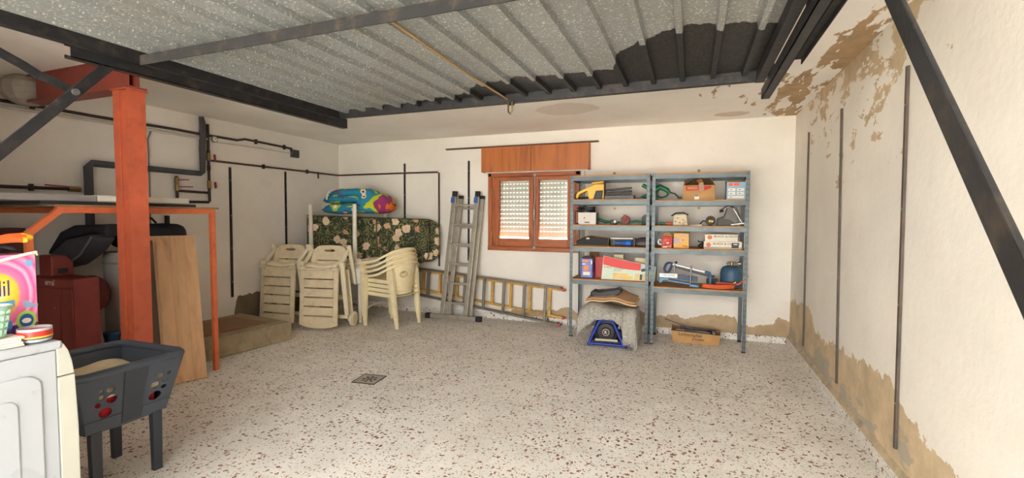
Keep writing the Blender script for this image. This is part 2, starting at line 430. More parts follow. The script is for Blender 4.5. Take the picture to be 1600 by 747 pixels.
t.t.links.new(ms.outputs[0], t.out.inputs['Surface']); m_glass = t.m
win = group_empty('window_1', 'brown wooden two-casement window in the back wall')
FY0, FY1 = YB - 0.035, YB + 0.05
for (a, b, c, d, mt) in ((WX0, WX0 + 0.055, WZ0, WZ1, m_winw), (WX1 - 0.055, WX1, WZ0, WZ1, m_winw)):
    bx('frame_jamb', mt, win, a, b, FY0, FY1, c, d, bevel=0.006)
bx('frame_sill', m_winx, win, WX0, WX1, FY0 - 0.012, FY1, WZ0, WZ0 + 0.055, bevel=0.006)
bx('frame_head', m_winx, win, WX0, WX1, FY0, FY1, WZ1 - 0.05, WZ1, bevel=0.006)
for (a, b) in ((WX0 + 0.056, -1.873), (-1.871, WX1 - 0.056)):
    cs = bpy.data.objects.new('casement', None); col.objects.link(cs); cs.parent = win
    z0, z1 = WZ0 + 0.057, WZ1 - 0.052; s = 0.098 if a < -2 else 0.062; s2 = 0.062 if a < -2 else 0.098
    bx('stile', m_winw, cs, a, a + s, FY0 + 0.008, FY1 - 0.01, z0, z1, bevel=0.005)
    bx('stile', m_winw, cs, b - s2, b, FY0 + 0.008, FY1 - 0.01, z0, z1, bevel=0.005)
    bx('rail', m_winx, cs, a + s, b - s2, FY0 + 0.009, FY1 - 0.01, z0, z0 + 0.10, bevel=0.005)
    bx('rail', m_winx, cs, a + s, b - s2, FY0 + 0.009, FY1 - 0.01, z1 - 0.045, z1, bevel=0.005)
    bx('pane', m_glass, cs, a + s - 0.004, b - s2 + 0.004, YB + 0.006, YB + 0.010, z0 + 0.095, z1 - 0.04)
    xh = a if a < -2 else b
    for zz in (z0 + 0.15, z1 - 0.18):
        MB().cyl((xh, FY0 - 0.002, zz - 0.035), (xh, FY0 - 0.002, zz + 0.035), 0.008).build('hinge', m_brass, cs, True)
bolt = MB().cyl((-1.855, FY0 - 0.004, WZ0 + 0.04), (-1.855, FY0 - 0.004, WZ1 - 0.02), 0.006)
bolt.build('espagnolette_rod', m_steel, win, True)
MB().box(-1.872, -1.838, FY0 - 0.016, FY0 + 0.006, WZ0 + 0.035, WZ0 + 0.07).box(-1.872, -1.838, FY0 - 0.016, FY0 + 0.006, WZ1 - 0.055, WZ1 - 0.02).build('bolt_keeper', m_steel, win, bevel=0.003)
MB().cyl((-1.855, FY0 - 0.02, 1.30), (-1.855, FY0 - 0.02, 1.44), 0.010, 0.014).cyl((-1.855, FY0 - 0.02, 1.44), (-1.855, FY0 - 0.02, 1.50), 0.014, 0.007).build('bolt_handle', m_steel, win, True)

# roller shutter: slats with light slots, drawn almost down
t = NT('shutter_slat')
_d = t.n('ShaderNodeBsdfDiffuse', {'Color': lin((230, 226, 214))}); _t = t.n('ShaderNodeBsdfTranslucent', {'Color': lin((240, 234, 220))})
_n = t.math('ADD', 0.045, t.math('MULTIPLY', t.noise(t.obj(), 8, 3), 0.05))
t.t.links.new(t.n('ShaderNodeMixShader', [_n, _d.outputs[0], _t.outputs[0]]).outputs[0], t.out.inputs['Surface']); m_slat = t.m
rs = thing('roller_shutter', 'pale slatted roller shutter drawn almost down behind the window glass', 'shutter', (0, YB + 0.12, 0))
SZ0, SZ1, SN = 1.105, 1.95, 15
sh = (SZ1 - SZ0) / SN
sm = None
for k in range(SN):
    if sm is None:
        g = MB(); x0, x1 = WX0 + 0.004, WX1 - 0.004; n = 26; pitch = (x1 - x0) / n; zl, zh = sh * 0.80, sh * 0.80 + 0.0032
        g.box(x0, x1, -0.005, 0.005, 0.0, zl); g.box(x0, x1, -0.005, 0.005, zh, sh - 0.0008)
        for i in range(n + 1):
            c = x0 + i * pitch; g.box(max(x0, c - pitch * 0.28), min(x1, c + pitch * 0.28), -0.004, 0.004, zl, zh)
        sm = g.mesh('slat', m_slat)
    o = bpy.data.objects.new('slat', sm); col.objects.link(o); o.parent = rs; o.location = (0, 0, SZ0 + k * sh)
bx('bottom_bar', m_slat, rs, WX0 + 0.004, WX1 - 0.004, -0.008, 0.008, SZ0 - 0.028, SZ0, bevel=0.002)

pel = thing('pelmet', 'brown wooden shutter box above the window', 'pelmet', (0, 0, 0))
PY0 = YB - 0.11
for a, b in ((-2.563, -2.269), (-2.265, -1.887), (-1.881, -1.160)):
    bx('panel', m_pelm, pel, a, b, PY0, PY0 + 0.018, 1.915, 2.215, bevel=0.002)
bx('end_board', m_pelm, pel, -2.563, -2.545, PY0 + 0.018, YB, 1.915, 2.215); bx('end_board', m_pelm, pel, -1.178, -1.160, PY0 + 0.018, YB, 1.915, 2.215)
bx('top_board', m_pelm, pel, -2.563, -1.160, PY0, YB, 2.215, 2.228)
for x in (-2.5, -1.92, -1.85, -1.22):
    for z in (1.945, 2.185): MB().cyl((x, PY0 - 0.002, z), (x, PY0 + 0.002, z), 0.006, n=8).build('screw', m_brass, pel)
tag(MB().bar((-3.10, YB - 0.06, 2.241), (-1.055, YB - 0.06, 2.243), 0.05, 0.014).build('curtain_batten', wood('batten_wood', (86, 54, 34), (58, 36, 24), 1, 'x', False)), 'thin dark wooden batten lying along the top of the shutter box', 'batten')
MB().box(-1.268, -1.235, YB - 0.03, YB, 0.0, 0.0)
tag(MB().box(-1.235, -1.222, YB - 0.012, YB, 0.75, 1.90).build('shutter_strap', M('strap_web', (196, 184, 160), 0.9)), 'narrow pale shutter strap hanging down the wall beside the window', 'strap')

# ------------------------------------------------------------------ garage door overhead
m_black = M('black_steel', (38, 38, 40), 0.5, 0.3, var=0.25, dirt=(92, 80, 64), dirt_amt=0.5)
m_frame = M('dusty_dark_steel', (34, 33, 33), 0.8, 0.0, var=0.25, dirt=(110, 92, 70), dirt_amt=0.35)
def galvanised():
    t = NT('galvanised_sheet'); p = t.pos(); x, y, z = t.sep(p)
    sp = t.n('ShaderNodeTexVoronoi', {'Vector': p, 'Scale': 150.0}, feature='F1')
    r = t.sep(sp.outputs['Color'])
    c = t.ramp(r[0], [(0.0, lin((146, 150, 148))), (0.80, lin((158, 162, 160))), (0.92, lin((176, 179, 176))), (1.0, lin((228, 228, 222)))])
    c = t.mix(t.ramp(t.noise(p, 2.2, 6), [(0.45, (0, 0, 0)), (0.8, (0.35,) * 3)]), c, lin((140, 128, 108)))
    # black paint brushed on by the far edge: boundary y(x)
    f = t.math('DIVIDE', t.math('ADD', x, 2.6), 3.0)
    pts = [(-2.6, 2.94), (-1.8, 2.86), (-1.43, 2.80), (-1.22, 2.60), (-0.9, 2.58), (-0.42, 2.62), (-0.38, 2.40), (-0.28, 2.28), (-0.16, 2.2), (-0.02, 2.14), (0.4, 2.26)]
    b = t.ramp(f, [((a + 2.6) / 3.0, (v / 4, v / 4, v / 4)) for a, v in pts])
    edge = t.math('ADD', t.math('MULTIPLY', b, 4.0), t.math('MULTIPLY', t.math('SUBTRACT', t.noise(t.mapv(p, (9, 2.5, 1)), 1.6, 6), 0.5), 0.16))
    pk = t.math('GREATER_THAN', y, edge)
    c = t.mix(pk, c, lin((30, 29, 28)))
    rough = t.math('ADD', 0.42, t.math('MULTIPLY', r[1], 0.2))
    met = t.math('MULTIPLY', t.math('SUBTRACT', 1.0, pk), 0.55)
    return t.done(c, rough, met)
m_galv = galvanised()
DX0, DX1, DY0, DY1, DZ = -2.552, 0.325, 0.62, 2.945, 2.150
gd = thing('garage_door', 'overhead ribbed metal garage door swung up under the ceiling', 'garage door', (0, 0, 0))
ribs = []
pitch = (DX1 - DX0) / 18.0
prof = [(DX0, DZ)]
for k in range(18):
    c = DX0 + (k + 0.55) * pitch
    prof += [(c - 0.017, DZ), (c - 0.012, DZ - 0.026), (c + 0.012, DZ - 0.026), (c + 0.017, DZ)]
prof += [(DX1, DZ)]
g = MB(); n = len(prof)
g.add([(x, DY0, z) for x, z in prof] + [(x, DY1, z) for x, z in prof], [(i, i + 1, n + i + 1, n + i) for i in range(n - 1)])
g.build('ribbed_sheet', m_galv, gd, solid=0.0015)
fz0, fz1 = 2.088, DZ - 0.027
bx('frame_bar', m_black, gd, DX0 - 0.03, DX0 + 0.012, DY0, DY1, fz0, fz1 + 0.02)
bx('frame_bar', m_black, gd, DX1 - 0.012, DX1 + 0.03, DY0, DY1, fz0, fz1 + 0.02)
bx('frame_bar', m_black, gd, DX0 + 0.012, DX1 - 0.012, DY1 - 0.035, DY1 + 0.005, fz0 + 0.005, DZ + 0.004)
bx('frame_bar', m_black, gd, DX0 + 0.012, DX1 - 0.012, DY0, DY0 + 0.04, fz0, fz1)
MB().box(DX0 + 0.012, DX1 - 0.012, 1.52, 1.56, fz1 - 0.006, fz1).box(DX0 + 0.012, DX1 - 0.012, 1.52, 1.526, fz0 - 0.012, fz1 - 0.006).build('cross_brace', m_frame, gd)
lk = MB().box(-1.150, -1.105, 2.90, 2.915, 2.075, 2.11).build('latch', m_frame, gd)
MB().tube([(-1.140, 2.892, 2.09), (-1.140, 2.890, 2.03), (-1.127, 2.89, 2.015), (-1.114, 2.890, 2.03), (-1.114, 2.892, 2.09)], 0.006).build('latch_hoop', m_brass, lk, True)
MB().tube([(-1.12, 1.56, fz1 - 0.014), (-1.13, 2.2, fz1 - 0.024), (-1.145, 2.9, fz1 - 0.012)], 0.006, 6).build('pull_cord', M('hemp_cord', (150, 120, 76), 0.9), gd, True, label='frayed brown cord from the brace to the latch')
# lift arms: pivot low on the front jamb, join the leaf at its side
for sx, xa, lab in ((-1, DX0 - 0.055, 'left lift arm'), (1, DX1 + 0.055, 'right lift arm')):
    arm = MB().bar((xa, YF + 0.02, 0.99), (xa, 1.47, 2.105), 0.045, 0.010, (1, 0, 0))
    ao = arm.build('lift_arm', m_black, gd, bevel=0.003, label=lab)
    MB().cyl((xa - 0.018, 1.285, 1.893), (xa + 0.018, 1.285, 1.893), 0.014, n=10).build('pivot_bolt', m_steel, ao)
    if sx < 0:
        lb = MB(); pp = [(0.56, 2.21), (1.12, 1.965), (1.17, 1.938), (1.22, 1.925), (1.255, 1.912), (1.30, 1.885)]
        q = [Vector((xa - 0.014, y, z)) for y, z in pp]
        for i in range(len(q) - 1): lb.bar(q[i], q[i + 1], 0.036, 0.008, (1, 0, 0))
        lb.build('link_arm', m_black, ao)

def rail(name, label, x0, x1, y0, y1, z0, z1, open_side, hang):
    r = thing(name, label, 'rail', (0, 0, 0)); w = 0.004
    xo = x0 if open_side < 0 else x1; xw = x1 if open_side < 0 else x0      # web on the other side
    g = MB(); s = 1 if open_side < 0 else -1
    g.box(min(xw, xw - s * w), max(xw, xw - s * w), y0, y1, z0, z1)
    g.box(x0, x1, y0, y1, z0, z0 + w); g.box(x0, x1, y0, y1, z1 - w, z1)
    g.box(min(xo, xo + s * w), max(xo, xo + s * w), y0, y1, z0, z0 + 0.016); g.box(min(xo, xo + s * w), max(xo, xo + s * w), y0, y1, z1 - 0.016, z1)
    g.build('channel', m_black, r)
    for y in hang: bx('hanger', m_black, r, (x0 + x1) / 2 - 0.015, (x0 + x1) / 2 + 0.015, y, y + 0.03, z1, ZC)
    return r
rail('guide_rail', 'left black channel rail hanging beside the garage door, nearest the red post', -2.650, -2.600, 1.275, 3.07, 2.045, 2.118, -1, (2.2, 2.9))
rr = rail('guide_rail', 'right black channel rail hanging beside the garage door, near the flaked ceiling', 0.368, 0.412, 1.30, 3.16, 2.045, 2.105, 1, (2.0, 2.95))
MB().box(0.414, 0.475, 1.7, 2.62, 2.10, 2.104).box(0.471, 0.475, 1.7, 2.62, 2.075, 2.10).build('side_flange', m_frame, rr)

# ------------------------------------------------------------------ black rods on the walls
m_rod = M('rod_black', (34, 31, 30), 0.6, 0.2, var=0.2, dirt=(96, 76, 58))
m_rodb = M('rod_brown', (90, 80, 72), 0.6, 0.2, var=0.25, dirt=(120, 92, 64), dirt_amt=0.5)
def rod(label, p0, p1, w, mt, horiz=False):
    r = thing('wall_channel', label, 'wall channel', (0, 0, 0), group='slotted channels on the walls')
    p0 = Vector(p0); p1 = Vector(p1)
    MB().bar(p0, p1, w, 0.012, (0, 1, 0) if not horiz else (1, 0, 0)).build('channel_strip', mt, r)
    for f in (0.12, 0.38, 0.63, 0.9):
        q = p0.lerp(p1, f); d = Vector((0, -0.008, 0)) if not horiz else Vector((0.008 if q.x < -2 else -0.008, 0, 0))
        MB().cyl(q, q + d, 0.007, n=8).build('screw', m_steel, r)
X_ = XR - 0.008
rod('dark strip on the right wall nearest the back corner', (X_, 4.955, 0.16), (X_, 5.01, 2.125), 0.018, m_rodb, True)
rod('middle dark strip of the three on the right wall', (X_, 3.885, 0.17), (X_, 4.0, 2.122), 0.020, m_rodb, True)
rod('dark strip on the right wall nearest the garage opening', (X_, 2.855, 0.18), (X_, 2.90, 2.095), 0.022, m_rodb, True)
rod('black strip on the left wall beside the concrete step', (XL + 0.008, 3.865, 0.40), (XL + 0.008, 3.872, 1.895), 0.026, m_rod, True)
rod('black strip on the left wall behind the beige loungers', (XL + 0.008, 4.65, 0.75), (XL + 0.008, 4.655, 1.915), 0.024, m_rod, True)
rod('black strip on the back wall behind the colourful quilt', (-3.80, YB - 0.008, 0.9), (-3.795, YB - 0.008, 2.085), 0.024, m_rod)
rod('black strip on the back wall behind the standing ladder', (-2.795, YB - 0.008, 0.75), (-2.79, YB - 0.008, 2.085), 0.024, m_rod)

# ------------------------------------------------------------------ pipes on the left wall
m_cop = M('old_copper', (84, 56, 42), 0.5, 0.4, var=0.3, dirt=(50, 44, 40))
m_iron = M('dark_pipe', (56, 46, 44), 0.6, 0.2, var=0.2)
m_foam = M('pipe_foam', (78, 78, 82), 0.9, var=0.15)
m_redv = M('red_lever', (150, 40, 34), 0.5)
m_whp = M('white_conduit', (196, 188, 176), 0.6)
PX = XL + 0.035
def pipe(name, label, pts, r, mt, clips=(), cat='pipe', n=10):
    o = thing(name, label, cat, (0, 0, 0))
    MB().tube(pts, r, n).build('tube', mt, o, True)
    for q in clips:
        q = Vector(q)
        MB().cbox(q, (0.03, 0.022, r * 2 + 0.03) if abs(q.x - PX) < 0.05 else (0.022, 0.03, r * 2 + 0.03)).build('clip', m_iron, o)
    return o
def wig(y0, y1, z0, z1, n, amp, x=PX):
    return [(x, y0 + (y1 - y0) * i / n, z0 + (z1 - z0) * i / n + random.uniform(-amp, amp)) for i in range(n + 1)]
pipe('electric_conduit', 'dark conduit running high along the left wall to the junction box', wig(1.3, 3.95, 2.208, 2.215, 12, 0.004) + [(PX, 4.05, 2.24)] + wig(4.2, 4.74, 2.235, 2.225, 2, 0.002), 0.013, m_iron, [(PX, 2.15, 2.21), (PX, 2.75, 2.21), (PX, 4.2, 2.233), (PX, 4.62, 2.226)])
jb = thing('junction_box', 'small grey junction box high on the left wall', 'junction box', (XL, 4.80, 2.165))
bx('box', M('grey_plastic', (82, 84, 86), 0.6, var=0.2), jb, 0, 0.05, -0.055, 0.055, -0.05, 0.05, bevel=0.004)
bx('lid', M('grey_plastic_dark', (58, 60, 62), 0.6), jb, 0.05, 0.06, -0.045, 0.045, -0.042, 0.042, bevel=0.004)
MB().cyl((0.03, -0.07, 0.045), (0.03, -0.05, 0.03), 0.016).build('gland', m_iron, jb, True)
pipe('white_tube', 'thin white tube under the dark conduit ending at the gauge', [(PX, 1.9, 2.168), (PX, 2.8, 2.172), (PX, 3.60, 2.168)], 0.012, m_whp)
pipe('white_cable', 'thin pale cable running from the gauge to the junction box', [(PX - 0.02, 3.7, 2.155), (PX - 0.02, 4.3, 2.168), (PX - 0.02, 4.74, 2.165)], 0.006, m_whp)
pipe('copper_pipe', 'brown copper pipe crossing the left wall and round the back corner', [(PX, 3.62, 1.942), (PX, 4.3, 1.945), (PX, 5.0, 1.948), (PX, 5.2, 1.945), (PX, 5.56, 1.946), (PX + 0.03, 5.622, 1.948), (-4.6, 5.63, 1.95), (-3.26, 5.63, 1.948), (-3.235, 5.63, 1.935), (-3.235, 5.63, 0.66)], 0.011, m_cop, [(PX, 4.3, 1.945), (PX, 5.0, 1.948)])
MB_ = pipe('pipe_bracket', 'small black bracket hanging from the copper pipe near the corner', [(PX, 5.2, 1.96), (PX, 5.2, 1.87)], 0.010, m_iron, cat='bracket')
v = pipe('riser_pipe', 'dark vertical riser pipe with valves on the left wall', [(PX, 3.60, 2.33), (PX, 3.60, 1.50), (PX, 3.585, 1.487), (PX, 3.30, 1.483), (PX, 2.9, 1.48)], 0.014, m_iron, [(PX, 3.6, 2.02), (PX, 3.6, 1.86), (PX, 3.6, 1.66)])
MB().lathe([(0.002, 0.0), (0.035, 0.0), (0.035, 0.02), (0.03, 0.02), (0.03, 0.016), (0.002, 0.016)], (PX + 0.015, 3.655, 2.175), 20, 'x').build('gauge', M('gauge_metal', (140, 138, 130), 0.4, 0.4), v, True)
MB().lathe([(0.001, 0.0), (0.026, 0.0), (0.026, 0.004)], (PX + 0.033, 3.655, 2.175), 20, 'x').build('gauge_dial', M('dial_white', (226, 222, 210), 0.5), v, True)
MB().bar((PX + 0.039, 3.655, 2.175), (PX + 0.039, 3.668, 2.19), 0.004, 0.003).build('gauge_needle', m_rod, v)
for z in (1.99, 1.69):
    MB().bar((PX + 0.02, 3.655, z + 0.02), (PX + 0.02, 3.66, z - 0.05), 0.022, 0.014).build('valve_lever', m_redv, v, bevel=0.003)
    MB().cyl((PX, 3.60, z - 0.05), (PX, 3.60, z + 0.03), 0.021, n=8).build('valve_body', m_brass, v)
pipe('insulated_pipe', 'grey foam-wrapped pipe rising to the ceiling on the left wall', [(PX + 0.01, 2.50, 1.0), (PX + 0.01, 2.50, 1.76), (PX + 0.01, 2.53, 1.795), (PX + 0.01, 3.50, 1.79), (PX + 0.01, 3.525, 1.81), (PX + 0.01, 3.525, 2.05), (PX + 0.01, 3.54, 2.3), (PX + 0.01, 3.525, 2.395)], [0.032, 0.034, 0.031, 0.028, 0.027, 0.030, 0.033, 0.024], m_foam)
v = pipe('valve_manifold', 'short pipe with two lever valves beside the riser on the left wall', [(PX, 3.255, 1.745), (PX, 3.255, 1.44)], 0.014, m_iron)
MB().cyl((PX, 3.26, 1.595), (PX, 3.58, 1.59), 0.013).build('side_branch', m_iron, v, True)
for z, dy in ((1.70, 0.10), (1.63, 0.14)):
    MB().cyl((PX, 3.255, z - 0.035), (PX, 3.255, z + 0.03), 0.022, n=8).build('valve_body', m_brass, v)
    MB().bar((PX + 0.025, 3.26, z + 0.005), (PX + 0.03, 3.26 + dy, z + 0.012), 0.016, 0.010).build('valve_lever', m_redv, v, bevel=0.002)
v = pipe('supply_pipe', 'dark supply pipe at mid height on the left wall ending at a red valve', [(PX, 1.2, 1.555), (PX, 1.95, 1.558), (PX, 2.40, 1.562)], 0.013, m_iron, [(PX, 2.12, 1.56)])
MB().bar((PX + 0.02, 2.2, 1.585), (PX + 0.02, 2.34, 1.58), 0.016, 0.010).build('valve_lever', m_redv, v)
MB().cyl((PX, 2.36, 1.563), (PX, 2.44, 1.563), 0.024, n=8).build('valve_body', m_brass, v)
pipe('lagged_pipe', 'black lagged pipe low on the left wall behind the orange table', [(PX, 1.2, 1.445), (PX, 2.10, 1.44), (PX, 2.15, 1.438), (PX, 2.9, 1.43)], [0.024, 0.026, 0.016, 0.014], m_iron)
pipe('hanging_cable', 'thin grey cable hanging down the left wall behind the red post', [(PX - 0.01, 3.03, 2.16), (PX - 0.01, 3.0, 2.08), (PX - 0.012, 3.005, 1.7), (PX - 0.01, 3.0, 1.25), (PX - 0.01, 3.0, 0.9)], 0.007, M('grey_cable', (120, 114, 110), 0.7))
pipe('drain_pipe', 'dark vertical pipe on the left wall below the orange table', [(PX, 3.15, 0.85), (PX, 3.15, 1.34)], 0.022, m_rod)

# ------------------------------------------------------------------ red steel post and beam
m_red = M('red_lead_paint', (190, 92, 62), 0.5, var=0.14, vs=6, dirt=(140, 66, 48), dirt_amt=0.5)
ps = thing('steel_post', 'orange-red steel post holding up the ceiling beam', 'post', (-3.655, 2.115, 0))
MB().box(-0.080, 0.060, -0.052, 0.052, 0.012, 2.195).build('shaft', m_red, ps, bevel=0.006)
MB().box(-0.082, -0.012, -0.060, -0.052, 0.012, 2.195).build('channel_lip', m_red, ps, bevel=0.003)
bx('flange_plate', m_red, ps, 0.060, 0.070, -0.060, 0.058, 0.012, 2.195)
bx('base_plate', m_red, ps, -0.13, 0.12, -0.11, 0.11, 0, 0.012)
bx('head_plate', m_red, ps, -0.095, 0.085, -0.07, 0.07, 2.195, 2.205)
m_mar = M('beam_maroon', (136, 60, 50), 0.55, var=0.14, vs=6, dirt=(104, 48, 42), dirt_amt=0.5)  # whole beam in a darker red than the post
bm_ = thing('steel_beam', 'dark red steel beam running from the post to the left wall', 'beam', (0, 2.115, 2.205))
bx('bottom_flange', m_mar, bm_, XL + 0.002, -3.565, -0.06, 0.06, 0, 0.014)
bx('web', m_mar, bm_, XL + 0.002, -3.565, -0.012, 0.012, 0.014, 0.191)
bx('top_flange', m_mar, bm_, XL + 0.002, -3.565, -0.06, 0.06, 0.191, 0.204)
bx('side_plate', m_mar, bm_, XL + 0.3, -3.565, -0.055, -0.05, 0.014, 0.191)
MB().ball((XL + 0.10, 2.09, 2.31), (0.16, 0.16, 0.12)).build('mortar_pad', M('mortar_white', (170, 162, 152), 0.9, bump=0.5)) 
tag(bpy.data.objects['mortar_pad'], 'lump of white mortar around the beam end at the left wall', 'mortar')

# ------------------------------------------------------------------ concrete step with lid
m_conc = M('step_concrete', (158, 142, 114), 0.9, var=0.2, bump=0.4, bs=40, dirt=(110, 94, 74), dirt_amt=0.5)
st = thing('concrete_step', 'low concrete platform against the left wall', 'platform', (0, 0, 0))
MB().hexa([(XL, 2.87, 0), (-4.135, 2.87, 0), (-4.03, 3.84, 0), (XL, 3.97, 0), (XL, 2.87, 0.195), (-4.135, 2.87, 0.195), (-4.03, 3.84, 0.195), (XL, 3.97, 0.195)]).build('block', m_conc, st, bevel=0.012)
tag(MB().hexa([(-4.78, 2.90, 0.196), (-4.28, 2.90, 0.196), (-4.22, 3.68, 0.196), (-4.78, 3.74, 0.196), (-4.78, 2.90, 0.210), (-4.28, 2.90, 0.210), (-4.22, 3.68, 0.210), (-4.78, 3.74, 0.210)]).build('hatch_board', M('hardboard', (140, 104, 72), 0.7, var=0.15, dirt=(108, 78, 52))), 'flat brown hardboard sheet lying on the concrete platform', 'board')

# ------------------------------------------------------------------ orange table frame and what lies on it
m_or = M('orange_paint', (208, 108, 64), 0.5, var=0.1, dirt=(140, 66, 40))
tb = thing('steel_table', 'tall orange steel frame table with a thin brown top', 'table', (0, 0, 0))
TX0, TX1, TY0, TY1, TZ = -4.84, -3.838, 1.63, 2.825, 1.395
def leg(x, y, z, z0=0.0): MB().box(x - 0.018, x + 0.018, y - 0.018, y + 0.018, z0, z).build('leg', m_or, tb, bevel=0.002)
leg(TX1, TY1, TZ - 0.04); leg(TX0, TY1, TZ - 0.04); leg(TX1, TY0, TZ - 0.16); leg(TX0, TY0, TZ - 0.16)
for x in (TX1, TX0):
    MB().box(x - 0.018, x + 0.018, TY0 + 0.14, TY1 + 0.018, TZ - 0.04, TZ).build('top_rail', m_or, tb)
    MB().bar((x, TY0, TZ - 0.17), (x, TY0 + 0.16, TZ - 0.02), 0.036, 0.036, (1, 0, 0)).build('corner_brace', m_or, tb)
bx('end_rail', m_or, tb, TX0 + 0.018, TX1 - 0.018, TY1 - 0.018, TY1 + 0.018, TZ - 0.04, TZ)
bx('top_board', M('tabletop_ply', (140, 108, 76), 0.7, var=0.2), tb, TX0, TX1 + 0.03, TY0 + 0.12, TY1 + 0.04, TZ + 0.001, TZ + 0.014)
tag(bx('dark_sheet', M('dark_board', (52, 50, 52), 0.7), None, -4.6, -3.90, 1.72, 2.73, TZ + 0.015, TZ + 0.037), 'dark thin sheet lying on the orange table under the slabs', 'sheet')
tag(bx('foam_slab', M('white_foam', (236, 230, 216), 0.8, var=0.04), None, -4.55, -3.93, 2.05, 2.70, TZ + 0.038, TZ + 0.088, bevel=0.010), 'white foam slab lying on the orange table behind the post', 'foam slab')
tag(bx('grey_slab', M('grey_foam', (150, 146, 144), 0.8, var=0.06), None, -4.50, -3.93, 1.50, 2.045, TZ + 0.038, TZ + 0.084, bevel=0.006), 'grey slab on the orange table left of the white foam slab', 'slab')

# boards leaning on the post
def plank(t_name, c, c2):
    return wood(t_name, c, c2, 0.6, 'z')
m_pine = plank('pine_board', (206, 164, 114), (178, 132, 86))
# local x runs along the foot of the board, local z up the board
wbd = thing('wooden_board', 'pale knotty wooden board leaning by the orange table', 'board', (-3.735, 2.665, 0.002), rz=math.atan2(-0.325, -0.115), rx=0)
tilt = Matrix.Rotation(math.radians(10.5), 3, 'X')
def slab_local(x0, x1, y0, y1, z0, z1):
    return [tilt @ Vector(v) for v in ((x0, y0, z0), (x1, y0, z0), (x1, y1, z0), (x0, y1, z0), (x0, y0, z1), (x1, y0, z1), (x1, y1, z1), (x0, y1, z1))]
wpl = 5
for k in range(wpl):
    a, b = 0.46 * k / wpl, 0.46 * (k + 1) / wpl
    mm = plank('pine_strip_%d' % k, tuple(c + 5 * (k % 3) - 5 for c in (206, 164, 122)), (186, 142, 102))
    MB().hexa(slab_local(a + 0.0004, b - 0.0004, 0, 0.018, 0.0, 1.19)).build('strip', mm, wbd)

wb2 = thing('dark_plank', 'dark brown plank leaning behind the pale knotty board beside the post', 'plank', (-3.80, 2.30, 0.002), rz=math.atan2(-0.325, -0.115))
MB().hexa(slab_local(-0.06, 0.06, -0.006, 0.012, 0.0, 1.16)).build('plank_body', wood('dark_plank_wood', (92, 70, 52), (64, 48, 36), 0.6, 'z', False), wb2)

